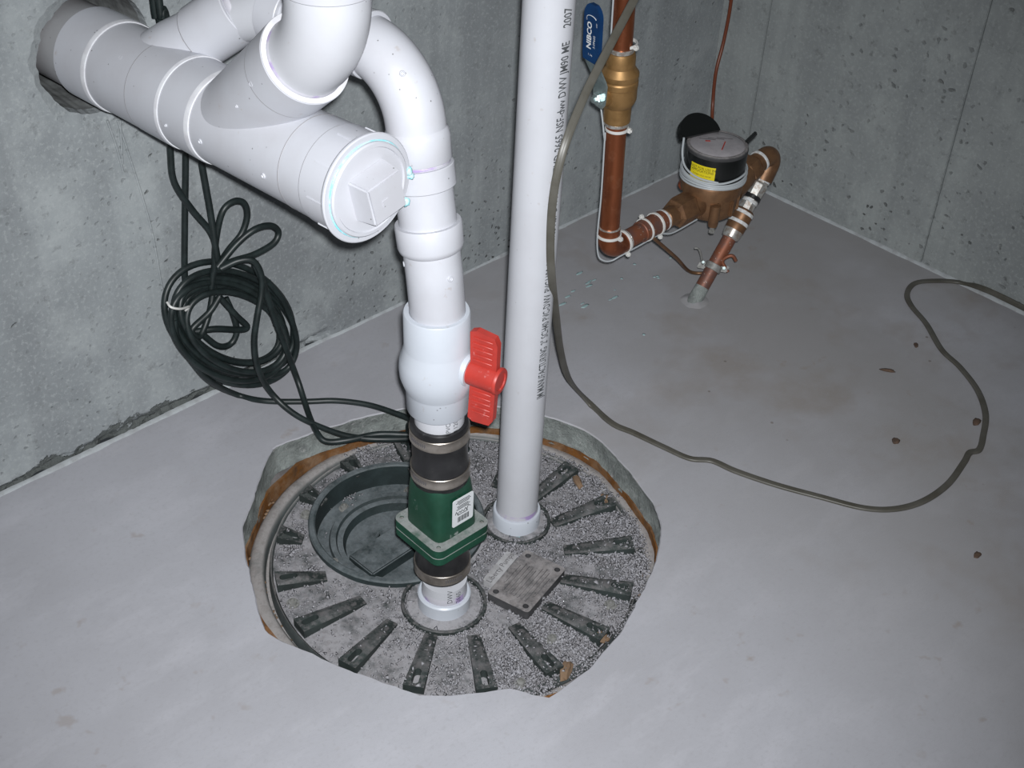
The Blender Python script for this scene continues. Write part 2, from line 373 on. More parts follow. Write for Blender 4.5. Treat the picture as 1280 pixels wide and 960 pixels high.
# ------------------------------------------------------------------ left wall (y=0) with the pipe hole
HC = V(-1.280, 0, .577); HR = .077; WS = .17; WH = 2.3
bm = bmesh.new(); n = 160; hl = []
ha = [2*PI*i/n for i in range(n)]           # n is a multiple of 8, so the square's corners are hit
for a in ha:
    d = V(math.cos(a), 0, math.sin(a)); chip = .005*nz(d.x*3, d.z*3, 3)+.0018*nz(d.x*10, d.z*10, 1)
    k = WS/max(abs(d.x), abs(d.z))
    hl.append((d, HR+chip, .012+.008*nz(d.x*2.2, d.z*2.2, 9)+.002*nz(d.x*9, d.z*9, 4), k))
T3 = [bm.verts.new(HC+d*(r-.004)+V(0, .19, 0)) for d, r, c, k in hl]
T2 = [bm.verts.new(HC+d*(r-.001)+V(0, .02, 0)) for d, r, c, k in hl]
T1 = [bm.verts.new(HC+d*r+V(0, .006, 0)) for d, r, c, k in hl]
T0 = [bm.verts.new(HC+d*(r+max(.004, c))+V(0, .0006, 0)) for d, r, c, k in hl]
TE = [bm.verts.new(HC+d*k) for d, r, c, k in hl]
ring_faces(bm, T2, T1); ring_faces(bm, T1, T0); ring_faces(bm, T0, TE)
xs = [X0, HC.x-WS, HC.x+WS, X1]; zs = [0, HC.z-WS, HC.z+WS, WH]
def wgrid(x0, x1, z0, z1, sx, sz):
    nx = max(1, round((x1-x0)/sx)); nzv = max(1, round((z1-z0)/sz)); G = []
    for i in range(nx+1):
        row = []
        for j in range(nzv+1):
            x = x0+(x1-x0)*i/nx; z = z0+(z1-z0)*j/nzv; y = 0
            if 0 < x+1.9 and x < -.93 and z < .05:           # rough honeycombed strip just above the floor joint
                band = max(0, 1-max(0, z-.010-.014*nz(x*9, 1, 2))/.010)*min(1, (x+1.9)/.1)*min(1, (-.93-x)/.06)
                y = band*max(0, .007+.010*nz(x*38, z*60, 0)+.006*nz(x*110, z*140, 5))
            row.append(bm.verts.new(V(x, y, z)))
        G.append(row)
    for i in range(nx):
        for j in range(nzv): bm.faces.new((G[i][j], G[i+1][j], G[i+1][j+1], G[i][j+1]))
for i in range(3):
    for j in range(3):
        if i == 1 and j == 1: continue
        if j == 0: wgrid(xs[i], xs[i+1], 0, .06, .006, .004); wgrid(xs[i], xs[i+1], .06, zs[1], .3, .2)
        else: wgrid(xs[i], xs[i+1], zs[j], zs[j+1], .5, .5)
bmesh.ops.remove_doubles(bm, verts=bm.verts, dist=1e-5)
wallA = ob('wall_left', bm, 'wallA', None, 9, face=V(0, -1, 0)); tag(wallA, kind='structure', label='grey poured concrete wall with the drain pipe hole', cat='wall')
bm = bmesh.new(); a_ = [bm.verts.new(HC+d*(r-.001)+V(0, .02, 0)) for d, r, c, k in hl]; b_ = [bm.verts.new(HC+d*(r-.004)+V(0, .19, 0)) for d, r, c, k in hl]
ring_faces(bm, a_, b_); bm.faces.new(b_); ob('pipe_hole_lining', bm, 'tunnel', wallA, 60)
# stripped form marks on the left wall: thin raised fins of cement
for pxs in (((134,150),(146,185),(154,215)), ((147,150),(160,190),(176,240),(190,290),(203,362)), ((150,150),(153,205))):
    bm = sweep(spline([ay(q, -.0003) for q in pxs], 6), .0016, 6)
    ob('form_fin', bm, 'wallA', wallA)
# ------------------------------------------------------------------ right wall (x=0)
seams = [ax((955, 60), 0).y, ax((1200, 150), 0).y]
ye = [0]+seams+[seams[1]-.61, seams[1]-1.22, Y0]; ye = sorted(set(ye), reverse=True)
bm = bmesh.new(); bm.faces.new([bm.verts.new(V(.004, y, z)) for y, z in ((0.02, 0), (Y0, 0), (Y0, WH), (0.02, WH))])
wallB = ob('wall_right', bm, 'wallB'); tag(wallB, kind='structure', label='grey poured concrete wall with vertical form seams', cat='wall')
for i in range(len(ye)-1):                        # panels cast by single forms, a groove between them
    y1, y0 = ye[i]-(.0012 if i else -.0), ye[i+1]+.0012
    off = (.0, -.0012, .0006, -.0006, .0004)[i % 5]
    bm = box(V(.012+off, (y0+y1)/2, WH/2), V(1, 0, 0), V(0, 1, 0), V(0, 0, 1), .024, y1-y0, WH, .0012)
    ob('form_panel', bm, 'wallB', wallB, 50)
# mortar joints between floor and walls
def joint(name, p0, p1, wid, hgt, nrm, lab, seed, amp):
    bm = bmesh.new(); N = 260; A, B, Cc = [], [], []
    for i in range(N+1):
        t = i/N; p = p0.lerp(p1, t); k = 1+amp*nz(t*40, seed, 0)+amp*.6*nz(t*130, seed, 3)
        A.append(bm.verts.new(p+V(0, 0, hgt*k)-nrm*.004)); B.append(bm.verts.new(p+nrm*wid*.45*k+V(0, 0, hgt*.75*k))); Cc.append(bm.verts.new(p+nrm*wid*k-V(0, 0, .001)))
    ring_faces(bm, A, B, False); ring_faces(bm, B, Cc, False)
    return tag(ob(name, bm, 'mortar', None, 180), kind='structure', label=lab, cat='trim')
joint('trim_1', V(-3.4, 0, 0), V(0, 0, 0), .0045, .003, V(0, -1, 0), 'thin pale mortar line along the foot of the left wall', 1, .8)
joint('trim_2', V(0, 0, 0), V(0, -3.3, 0), .0065, .005, V(-1, 0, 0), 'pale mortar line along the foot of the right wall', 4, .35)
# ------------------------------------------------------------------ rusty fibre liner between slab and basin
e = thing('pit_liner', PC+V(0, 0, -.06), 'rusty brown fibre strip lining the pit between slab and basin rim', 'liner')
bm = bmesh.new(); rows = [[], [], []]
for a in angs:
    d = V(math.cos(a), math.sin(a), 0); r = min(PRJ[a]-.002, .288+.004*nz(d.x*5, d.y*5, 2)); t = .002*nz(d.x*9, d.y*9, 7)
    r = max(r, .256)
    rows[0].append(bm.verts.new(PC+d*(r-.002)+V(0, 0, -.074))); rows[1].append(bm.verts.new(PC+d*r+V(0, 0, -.043+t))); rows[2].append(bm.verts.new(PC+d*(r+.006)+V(0, 0, -.044+t)))
ring_faces(bm, rows[0], rows[1]); ring_faces(bm, rows[1], rows[2])
ob('fibre_strip', bm, 'fibre', e, 80)
bm = bmesh.new()
for i in range(160):
    a = math.radians(random.uniform(112, 190)); r = random.uniform(.268, min(pr(a)-.004, .298))
    blob(bm, PC+V(math.cos(a)*r, math.sin(a)*r, -.060), random.uniform(.0012, .0038), 1, (1.4, 1, .5))
for i in range(30):
    a = math.radians(random.uniform(-62, -25)); r = random.uniform(.255, .275)
    blob(bm, PC+V(math.cos(a)*r, math.sin(a)*r, -.058), random.uniform(.002, .005), 1, (1, 1, .6))
tag(ob('rust_crumbs', bm, 'clod', e, 180), kind='stuff')
# ------------------------------------------------------------------ sump basin lid
lid = thing('sump_basin_lid', PC+V(0, 0, LZ-.012), 'round dusty black plastic sump lid with radial slotted ribs set in floor pit', 'lid')
PL = PC-FH*.007                                   # the lid sits a little off the pit's centre
HCT = V(-1.115, -.36, 0); HRR = .122
N = 96
bm = bmesh.new(); es = []
for c, r, nn in ((PL, .252, 96), (HCT, HRR, 72)):
    vs = [bm.verts.new(V(c.x+r*math.cos(2*PI*i/nn), c.y+r*math.sin(2*PI*i/nn), LZ)) for i in range(nn)]
    es += [bm.edges.new((vs[i], vs[(i+1) % nn])) for i in range(nn)]
bmesh.ops.triangle_fill(bm, edges=es, use_beauty=True)
for k in range(2):
    bmesh.ops.subdivide_edges(bm, edges=[q for q in bm.edges if q.calc_length() > .02], cuts=1, use_grid_fill=True)
    bmesh.ops.triangulate(bm, faces=bm.faces)
for v in bm.verts: v.co.z += .0012*nz(v.co.x*40, v.co.y*40, 0)-.0006
r_ = bmesh.ops.extrude_face_region(bm, geom=list(bm.faces))
bmesh.ops.translate(bm, vec=(0, 0, -.010), verts=[g for g in r_['geom'] if isinstance(g, bmesh.types.BMVert)])
plate = ob('lid_plate', bm, 'lid', lid, 30)
bm = lathe([(.246, -.075), (.249, LZ-.012), (.2525, LZ-.012), (.2535, LZ+.001), (.2555, LZ+.003), (.2570, LZ-.002), (.2585, LZ-.016), (.2625, LZ-.016), (.2645, LZ-.003), (.2690, LZ+.001), (.2800, LZ+.0), (.2850, LZ-.005), (.2880, LZ-.016), (.289, -.085)], PL, V(0, 0, 1), 120)
for v in bm.verts:
    if v.co.z > LZ-.008: v.co.z += .0012*nz(v.co.x*30, v.co.y*30, 4)
ob('basin_rim', bm, 'rimm', lid, 50, label='dusty grey plastic rim ring of the basin')
# ribs
def rib_mesh(L):
    w0, w1 = .0085, .0135; sl = min(.015, L*.34); outl = [(0, -w0), (L, -w1), (L, w1), (0, w0)]
    sc = L-.017; slot = [(sc+math.copysign(sl/2, math.cos(t))+.0048*math.cos(t), .0048*math.sin(t)) for t in [PI/12+2*PI*i/12 for i in range(12)]]
    bm = prism(outl, [slot], .014, lambda u, v, w: V(u, v, w))
    bmesh.ops.recalc_face_normals(bm, faces=bm.faces)
    for v in bm.verts:
        if v.co.z > .007 and v.co.x < .02: v.co.z = .0035+.0085*(v.co.x/.02)
    me = bpy.data.meshes.new('rib'); bm.to_mesh(me); bm.free(); me.materials.append(MAT['ribm']); return me
rib_long, rib_mid, rib_short = rib_mesh(.098), rib_mesh(.068), rib_mesh(.034)
for k in range(17):
    deg = 130.5+360/17*k; a = math.radians(deg); d360 = deg % 360
    me = rib_long; L = .098
    if 80 < d360 < 135: me, L = rib_short, .034
    elif 40 < d360 < 80: me, L = rib_mid, .068
    elif 145 < d360 < 160: me, L = rib_mid, .068
    o = bpy.data.objects.new('rib', me); COL.objects.link(o)
    ro = .2500
    o.location = PL+V(math.cos(a), math.sin(a), 0)*(ro-L)+V(0, 0, LZ-.001); o.rotation_euler.z = a
    up_parent(o, plate)
# bosses round the two pipes
DB = az((555, 754), LZ); VB = az((645, 652), LZ)
for c, rr in ((DB, .056), (VB, .048)):
    bm = lathe([(.030, .0035), (rr-.012, .003), (rr-.006, .002), (rr-.004, -.001)], V(c.x, c.y, LZ), V(0, 0, 1), 56)
    for v in bm.verts: v.co.z += .0008*nz(v.co.x*60, v.co.y*60, 3)
    bo = ob('pipe_boss', bm, 'lid', plate, 40)
    ob('boss_ring', lathe([(rr-.0035, -.001), (rr-.003, .0045), (rr-.001, .0055), (rr+.0015, .0045), (rr+.002, -.001)], V(c.x, c.y, LZ), V(0, 0, 1), 56), 'ribm', bo, 40)
# access hatch
hat = ob('hatch', lathe([(HRR+.004, LZ-.002), (HRR+.004, LZ+.007), (HRR+.002, LZ+.009), (HRR-.004, LZ+.009), (HRR-.006, LZ+.007), (HRR-.007, LZ-.028), (.098, LZ-.030), (.096, LZ-.026),
    (.088, LZ-.0265), (.086, LZ-.031), (.078, LZ-.032), (.074, LZ-.044), (.050, LZ-.045), (0, LZ-.045)], HCT, V(0, 0, 1), 80), 'hatch', lid, 30, label='round recessed access hatch in dark grey plastic')
for q in ((443, 643), (425, 702), (512, 612), (585, 690), (497, 745)):
    p = az(q, LZ-.030); d = (p-HCT); d.z = 0; p = HCT+d.normalized()*.101+V(0, 0, LZ-.030)
    ob('hatch_bolt', lathe([(.0085, 0), (.0085, .0015), (.006, .002), (.0055, .0065), (.003, .007), (.003, .005), (0, .005)], p, V(0, 0, 1), 10), 'bolt', hat)
p = az((520, 690), LZ-.035); dv = (az((535, 682), LZ-.035)-az((470, 728), LZ-.035)).normalized(); sv = V(-dv.y, dv.x, 0)
ha_, hb_ = az((466, 730), LZ-.043), az((548, 676), LZ-.043); dv = (hb_-ha_).normalized(); sv = V(-dv.y, dv.x, 0)
if sv.dot(FH) < 0: sv = -sv
ob('hatch_handle', box((ha_+hb_)/2+sv*.026+V(0, 0, .009), dv, sv, V(0, 0, 1), (hb_-ha_).length, .052, .020, .002), 'hatch', hat)
hr0, hr1 = az((450, 708), LZ-.04), az((474, 668), LZ-.04)
ob('hatch_rib', box((hr0+hr1)/2+V(0, 0, .001), (hr1-hr0).normalized(), zu.cross((hr1-hr0).normalized()), zu, (hr1-hr0).length, .004, .010, .001), 'hatch', hat)
ob('hatch_rib', box(V(-1.075, -.330, LZ-.041), dv, sv, V(0, 0, 1), .03, .006, .010, .001), 'hatch', hat)
for q in ((383, 644), (366, 755), (763, 757), (651, 855), (705, 590), (690, 800)):
    p = az(q, LZ); ob('lid_bolt', lathe([(.009, 0), (.009, .0015), (.0062, .002), (.0058, .006), (.003, .0065), (.003, .0045), (0, .0045)], p, V(0, 0, 1), 10), 'bolt', plate)
# name plate and badge
c4p = [az(q, LZ+.012) for q in ((609, 741), (659, 769), (708, 711), (657, 689))]
pc = sum(c4p, V(0, 0, 0))/4; u = ((c4p[2]-c4p[1])+(c4p[3]-c4p[0])).normalized(); u.z = 0; u.normalize(); v_ = V(-u.y, u.x, 0)
pw = ((c4p[2]-c4p[1]).length+(c4p[3]-c4p[0]).length)/2; ph = ((c4p[1]-c4p[0]).length+(c4p[2]-c4p[3]).length)/2
hs = [circ(i*(pw/2-.009), j*(ph/2-.009), .0042, 12) for i in (-1, 1) for j in (-1, 1)]
npl = ob('name_plate', prism(rrect(pw, ph, .005), hs, .014, lambda a, b, c: V(pc.x, pc.y, LZ)+u*a+v_*b+V(0, 0, c)), 'plate', lid, 30, label='square dusty embossed name plate with corner screw holes')
for i in range(9):
    y = -ph*.36+ph*.72*i/8; x0 = -pw*.34 if i not in (0, 8) else -pw*.2; x1 = pw*(.36-.14*random.random()) if i not in (0, 8) else pw*.2
    ob('embossed_line', box(V(pc.x, pc.y, LZ+.0143)+u*((x0+x1)/2)+v_*y, u, v_, V(0, 0, 1), x1-x0, ph*.034, .0018, .0004, seg=1), 'plate', npl)
b4 = [az(q, LZ+.011) for q in ((603, 726), (617, 732), (648, 696), (634, 688))]; bc = sum(b4, V(0, 0, 0))/4
bu = (b4[2]-b4[1]+b4[3]-b4[0]).normalized(); bv = V(-bu.y, bu.x, 0); bw = (b4[2]-b4[1]).length; bh = ((b4[1]-b4[0]).length+(b4[3]-b4[2]).length)/2
bad = ob('badge', prism(rrect(bw, bh, .003), [], .012, lambda a, b, c: V(bc.x, bc.y, LZ)+bu*a+bv*b+V(0, 0, c)), 'badge', lid, 30, label='small light grey oblong badge with worn lettering')
text('Liberty Pumps', bh*.62, lambda a, b: V(bc.x, bc.y, LZ+.0123)+bu*a+bv*b, 'dark', bad, align='CENTER', sx=.98)
# grit on the lid
gm = bmesh.new(); cnt = 0
def keep(p):
    if (p-HCT).xy.length < HRR+.010: return random.random() < .012
    for c, r in ((DB, .038), (VB, .038)):
        if (p.xy-c.xy).length < r: return False
    q = p-V(pc.x, pc.y, 0)
    if abs(q.dot(u)) < pw/2 and abs(q.dot(v_)) < ph/2: return random.random() < .04
    return True
tet = [V(1, 1, 1), V(-1, -1, 1), V(-1, 1, -1), V(1, -1, -1)]
def grain(p, s):
    R = Matrix.Rotation(random.uniform(0, 6.28), 3, V(random.uniform(-1, 1), random.uniform(-1, 1), random.uniform(-1, 1)).normalized())
    vs = [gm.verts.new(p+(R @ V(t.x*random.uniform(.6, 1.3), t.y*random.uniform(.6, 1.3), t.z*random.uniform(.5, 1)))*s) for t in tet]
    for f in ((0, 1, 2), (0, 3, 1), (0, 2, 3), (1, 3, 2)): gm.faces.new([vs[i] for i in f])
while cnt < 26000:
    a = random.uniform(0, 2*PI); r = .266*math.sqrt(random.random()); p = PL+V(math.cos(a)*r, math.sin(a)*r, 0)
    right = (p-PL).dot(V(RT0.x, RT0.y, 0))/.25; dens = .16+.75*max(0, min(1, .45+right*1.1))
    if r > .251 and right < .35: cnt += .3; continue
    dens *= .2+1.6*max(0, min(1, .5+1.2*nz(p.x*16, p.y*16, 3)))
    if random.random() > dens or not keep(p): cnt += .3; continue
    rib = (math.degrees(a)-130.5) % (360/17); onrib = min(rib, 360/17-rib) < 3.2 and r > .15
    if onrib and random.random() < .9: continue
    s = random.choice((.0006, .0007, .0008, .0010, .0012, .0015, .0019))*(1 if random.random() < .97 else 1.8)
    inh = (p-HCT).xy.length < HRR
    grain(p+V(0, 0, (LZ-.028 if inh else LZ+(.0125 if onrib else 0))+s*.5+random.random()*.001), s); cnt += 1
def pile(px, spread, n, hgt):
    c = az(px, LZ)
    for i in range(n):
        g = V(random.gauss(0, 1), random.gauss(0, 1), 0); d2 = g.x*g.x+g.y*g.y; p = c+g*spread
        if (p-PL).xy.length > .272 or (p.xy-VB.xy).length < .04: continue
        sz = random.choice((.0008, .001, .0013, .0017, .0022)); dh = (p-HCT).xy.length
        if HRR-.010 < dh < HRR+.006: continue
        zb = LZ if dh > HRR else (LZ-.026 if dh > .076 else LZ-.043); grain(V(p.x, p.y, zb+random.random()*hgt*math.exp(-d2*.5)+sz*.4), sz)
for px, sp, n, h in (((788, 680), .012, 700, .010), ((795, 705), .010, 500, .009), ((782, 655), .010, 450, .009), ((790, 735), .010, 450, .008), ((770, 690), .012, 500, .006), ((740, 690), .012, 350, .006), ((735, 650), .012, 350, .006),
                     ((712, 590), .013, 400, .007), ((740, 605), .010, 350, .007), ((745, 640), .012, 400, .007), ((675, 850), .014, 600, .008), ((640, 840), .014, 400, .006), ((720, 800), .014, 500, .007), ((690, 640), .010, 250, .006), ((640, 685), .012, 300, .005),
                     ((455, 570), .012, 250, .007), ((430, 600), .010, 200, .006), ((500, 562), .012, 250, .007), ((385, 665), .006, 90, .008), ((390, 715), .007, 90, .006), ((362, 690), .006, 60, .004), ((475, 662), .005, 60, .003), ((452, 672), .004, 30, .003), ((482, 645), .004, 30, .003)): pile(px, sp, n, h)
grit = ob('grit', gm, 'grit', None, 180); tag(grit, 'grey concrete grit and crumbs strewn over the sump lid', 'grit', kind='stuff')
def clod(name, px, r, sq, lab, rot=0, mat='clod'):
    bm = bmesh.new(); p = az(px, LZ); blob(bm, V(0, 0, 0), r, 2, sq)
    R = Matrix.Rotation(rot, 3, 'Z')
    for v in bm.verts: v.co = R @ v.co+p+V(0, 0, r*sq[2]*.75)
    tag(ob(name, bm, mat, None, 25), lab, 'debris')
clod('clay_lump', (753, 800), .011, (1, .8, .6), 'small tan clay lump at the front right edge of the lid')
clod('wood_chip', (708, 840), .016, (1.2, .45, .35), 'tan wood splinter at the front of the lid', .5)
clod('wood_chip', (722, 604), .014, (1.2, .4, .4), 'brown wood splinter behind a rib near the vent pipe', 1.0)
clod('clay_lump', (757, 628), .010, (.7, .9, .8), 'brown clay lump at the back right of the lid')
# ------------------------------------------------------------------ white vent pipe
vent = thing('vent_pipe', VB, 'tall straight white plastic pipe with black lettering standing on sump lid', 'pipe')
ob('pipe', lathe([(0, -.012), (.0295, -.012), (.0295, 1.9), (0, 1.9)], VB, V(0, 0, 1), 56), 'pvc2', vent)
ob('collar', lathe([(.0298, .026), (.0298, .0275), (.0330, .0275), (.0342, .0255), (.0338, .0), (.0335, -.01), (.0298, -.01)], VB, V(0, 0, 1), 56), 'pvcv', vent)
ob('primer_ring', lathe([(.0296, .026), (.03, .027), (.0299, .032), (.0296, .035)], VB, V(0, 0, 1), 48), 'primer', vent, 180)
def blue_bead(c, r, par, a0, a1, z, nm='cement_bead', n=30, th=.0016):
    pts = [V(c.x+math.cos(math.radians(a0+(a1-a0)*i/n))*r, c.y+math.sin(math.radians(a0+(a1-a0)*i/n))*r, z+.0009*nz(i*.7, r*100, 1)) for i in range(n+1)]
    ob(nm, sweep(pts, [th*(.8+.6*abs(nz(i*.5, 3, r))) for i in range(n+1)], 8), 'cement', par, 180)
blue_bead(VB, .0345, vent, -160, -70, LZ+.001)
fdir = -FH; sdir = V(RT0.x, RT0.y, 0)
def on_vent(rot, r=.0303):
    def f(a, b):
        th = rot+b/.0295; return V(VB.x, VB.y, 0)+(fdir*math.cos(th)+sdir*math.sin(th))*r+V(0, 0, a)
    return f
zt = lambda y: an((660, y), VB).z
fl_ = on_vent(math.radians(47))
def vtext(s, y0, y1, rot=47, size=.0135):
    z0, z1 = zt(y0), zt(y1); f = on_vent(math.radians(rot)); L = len(s)*size*.56
    return text(s, size, lambda a, b: f(z0+a*(z1-z0)/L, -b), 'ink', vent)
def fit_text(s, y0, y1, rot=46, size=.0165):
    z0, z1 = zt(y0), zt(y1); f = on_vent(math.radians(rot))
    cu = bpy.data.curves.new('t', 'FONT'); cu.body = s; cu.size = size; t = bpy.data.objects.new('t', cu); COL.objects.link(t)
    bpy.context.view_layer.update(); wd = t.dimensions.x; bpy.data.objects.remove(t)
    return text(s, size, lambda a, b: f(z0+a*(z1-z0)/wd, -b), 'ink', vent, bold=.0002)
fit_text('JM MANUFACTURING  2" SCH40 PVC-DWV', 485, 355)
fit_text('PVC1120 ASTM D1785 NSF-DW ASTM', 352, 215)
fit_text('ASTMD-2665 NSF-dwv DWV JM90 ME', 213, 40)
fit_text('2007', 22, -2)
# ------------------------------------------------------------------ big drain pipe with wyes and cleanout plug
A0 = ax((154, 84), -1.292); A1 = ax((460, 236), -1.272); AX = (A1-A0).normalized()
dr = thing('drain_pipe', A0, 'large white plastic drain pipe from wall hole ending in square-headed cleanout plug', 'pipe')
S_ = lambda x, y: s_on((x, y), A0, AX)
s_wall = -(A0.y)/AX.y
r1, r2, r3, sm1, sm2, sm3, sf = S_(154, 84), S_(246, 127), S_(281, 147), S_(207, 110), S_(397, 205), S_(424, 219), S_(460, 236)
ob('wall_pipe', lathe([(.0, s_wall-.15), (.0525, s_wall-.15), (.0525, r1-.002), (0, r1-.002)], A0, AX, 64), 'pvcshade', dr)
ob('coupling', lathe(sleeve(.0560, .0515, s_wall+.022, r1), A0, AX, 64), 'pvc', dr, 25)
ob('rim_face', lathe([(.0561, r1-.0015), (.0562, r1+.0004), (.0551, r1+.0046), (.0536, r1+.0050), (.0515, r1)], A0, AX, 64), 'rim', dr, 25)
w1 = ob('reducing_wye', lathe([(.0, r1), (.0536, r1), (.0540, sm1-.0004), (.0530, sm1-.0003), (.0530, sm1+.0003), (.0545, sm1+.0004), (.0551, r2-.0006), (.0546, r2), (0, r2)], A0, AX, 64), 'pvc', dr, 25)
ob('rim_face', lathe([(.0549, r2-.001), (.0550, r2+.0004), (.0543, r2+.0032), (.0530, r2+.0036), (.0515, r2)], A0, AX, 64), 'rim', w1, 25)
ob('pipe_joint', lathe([(0, r2), (.0532, r2), (.0541, r3-.0006), (.0536, r3), (0, r3)], A0, AX, 64), 'pvc', dr, 25)
ob('rim_face', lathe([(.0540, r3-.001), (.0541, r3+.0004), (.0531, r3+.0054), (.0517, r3+.0058), (.0495, r3)], A0, AX, 64), 'rim', dr, 25)
w2 = ob('wye', lathe([(0, r3), (.0517, r3), (.0522, sm2-.0004), (.0512, sm2-.0003), (.0512, sm2+.0003), (.0527, sm2+.0004), (.0531, sm3-.0004), (.0522, sm3-.0003), (.0522, sm3+.0005), (0, sm3+.0005)], A0, AX, 64), 'pvc', dr, 25)
ad_ = ob('cleanout_adapter', lathe([(0, sm3), (.0520, sm3), (.0520, sm3+.0004), (.0540, sm3+.0005), (.0542, sf-.008), (.0565, sf-.006), (.0582, sf-.003), (.0582, sf-.001), (.0570, sf), (.050, sf), (0, sf-.002)], A0, AX, 72), 'pvc', dr, 25)
ux_, uy_, _ = frame(AX)
for k in range(9):
    a = 2*PI*k/9+.35; d = ux_*math.cos(a)+uy_*math.sin(a)
    ob('grip_rib', box(A0+AX*((sm3+sf)/2+.004)+d*.0538, AX, AX.cross(d), d, (sf-sm3)*.62, .0022, .003, .0006), 'pvc', ad_)
# seams of the mouldings: fine grooves, marked by dark joint rings
plug = ob('cleanout_plug', lathe([(0, sf-.004), (.0500, sf-.004), (.0505, sf+.0035), (.0490, sf+.0050), (.0455, sf+.0052), (.0445, sf+.0035), (.030, sf+.0035), (0, sf+.0035)], A0, AX, 64), 'pvc', dr, 30)
hd = (RT*.93-UP*.0); 
zz = (V(0, 0, 1)-AX*AX.z).normalized(); xx = AX.cross(zz)
ang = math.radians(-12); hx = xx*math.cos(ang)+zz*math.sin(ang); hy = -xx*math.sin(ang)+zz*math.cos(ang)
bm = box(A0+AX*(sf+.0155), hx, hy, AX, .049, .049, .028, .0022)
for v in bm.verts:
    q = v.co-A0; h = q.dot(AX)-sf
    if h > .012: c = A0+AX*(q.dot(AX)); v.co = c+(v.co-c)*.90
sh = ob('square_head', bm, 'pvc', plug, 40)
ob('mould_mark', box(A0+AX*(sf+.0298)+hx*.004-hy*.002, hx, hy, AX, .008, .008, .0012, .0004), 'pvc', sh)
pts = []; 
for i in range(120):
    a = 2*PI*i/120; pts.append(A0+AX*(sf+.0005)+(ux_*math.cos(a)+uy_*math.sin(a))*.0508)
ob('cement_bead', sweep(pts, [.0007+.0009*max(0, nz(i*.09, 2, 0)+.25) for i in range(120)], 8, True), 'cement', plug, 180)
for q in ((511, 214), (513, 219), (508, 252)):
    d = ray(q); t = ((A0+AX*sf-CAM).dot(AX))/d.dot(AX); p = CAM+d*t
    bm = bmesh.new(); blob(bm, p, .0034, 2, (1.1, 1.1, 1.5)); ob('cement_blob', bm, 'cement', plug, 180)
def mould(px, o, a, r, par, n='mould_mark', rr=.0032):
    p = acyl(px, o, a, r); q = o+a*((p-o).dot(a)); d = (p-q).normalized()
    ob(n, lathe([(rr*.55, -.001), (rr*.55, .0006), (rr*.8, .0011), (rr, .0006), (rr, -.001)], p, d, 14), 'pvc', par, 180)
mould((250, 177), A0, AX, .0520, w2); mould((329, 220), A0, AX, .0525, w2); mould((151, 72), A0, AX, .053, w1)
mould((207, 157), A0, AX, .0543, dr, rr=.002)
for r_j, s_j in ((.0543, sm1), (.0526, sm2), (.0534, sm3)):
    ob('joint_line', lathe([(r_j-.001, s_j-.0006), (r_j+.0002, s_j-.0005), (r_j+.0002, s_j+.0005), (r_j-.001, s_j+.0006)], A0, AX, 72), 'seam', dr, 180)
# wye branch, 45 elbow and riser
BS = A0+AX*(s_on((300, 157), A0, AX)-.012); RC = ax((382, 72), -1.281); BD = (RC-BS).normalized()
Lb = (RC-BS).length
br = ob('wye_branch', lathe([(0, .0), (.0462, .0), (.0466, Lb-.0404), (.0456, Lb-.0402), (.0456, Lb-.0396), (.0472, Lb-.0394), (.0480, Lb-.001), (.0472, Lb), (.0425, Lb), (.0425, Lb-.01), (0, Lb-.01)], BS, BD, 64), 'pvc', w2, 25)
ob('rim_face', lathe([(.0475, Lb), (.0475, Lb+.001), (.0422, Lb+.001), (.0422, Lb)], BS, BD, 64), 'rim', br)
mould((314, 105), BS, BD, .0465, br); mould((296, 133), BS, BD, .0463, br, rr=.002)
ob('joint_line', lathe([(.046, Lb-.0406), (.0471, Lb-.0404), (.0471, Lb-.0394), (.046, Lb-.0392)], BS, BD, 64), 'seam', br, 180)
c0 = RC-BD*.012; corner = RC+BD*.052; dirv = V(.0, .0, 1)
el = fillet([c0, corner, corner+V(.0, 0, .06)], [.085], 16)
ob('riser_elbow', sweep(el, .0412, 56), 'pvc2', dr, 40)
ob('riser_hub', lathe(sleeve(.0440, .039, .046, .095), corner, V(0, 0, 1), 56), 'pvc', dr)
ob('riser_pipe', lathe([(0, .05), (.0412, .05), (.0412, .95), (0, .95)], corner, V(0, 0, 1), 56), 'pvc2', dr)
ob('primer_ring', lathe([(.0412, Lb-.001), (.0422, Lb+.0012), (.0416, Lb+.0035), (.0411, Lb+.005)], BS, BD, 56), 'primer', br, 180)
# ------------------------------------------------------------------ discharge line
D0 = DB.copy(); Dv = lambda x, y: an((x, y), D0)
dis = thing('discharge_pipe', D0, 'curving white plastic discharge pipe rising from red-handled valve to the drain wye', 'pipe')
Vt = Dv(547, 388); S1 = az((524, 190), .605); B1 = Dv(543, 342)
E1 = V(-1.184, -.395, .700); J1 = V(-1.207, -.268, .702); H1 = V(-1.229, -.214, .680); J0 = V(-1.290, -.118, .594)
Q = S1+(S1-B1).normalized()*((.70-S1.z)/((S1-B1).normalized().z))
path = fillet([Vt-(B1-Vt).normalized()*.02, B1, S1], [.10], 10)
ob('lower_bend', sweep(path, .0318, 48), 'pvc', dis)
u1 = (S1-B1).normalized(); LS = (S1-B1).length
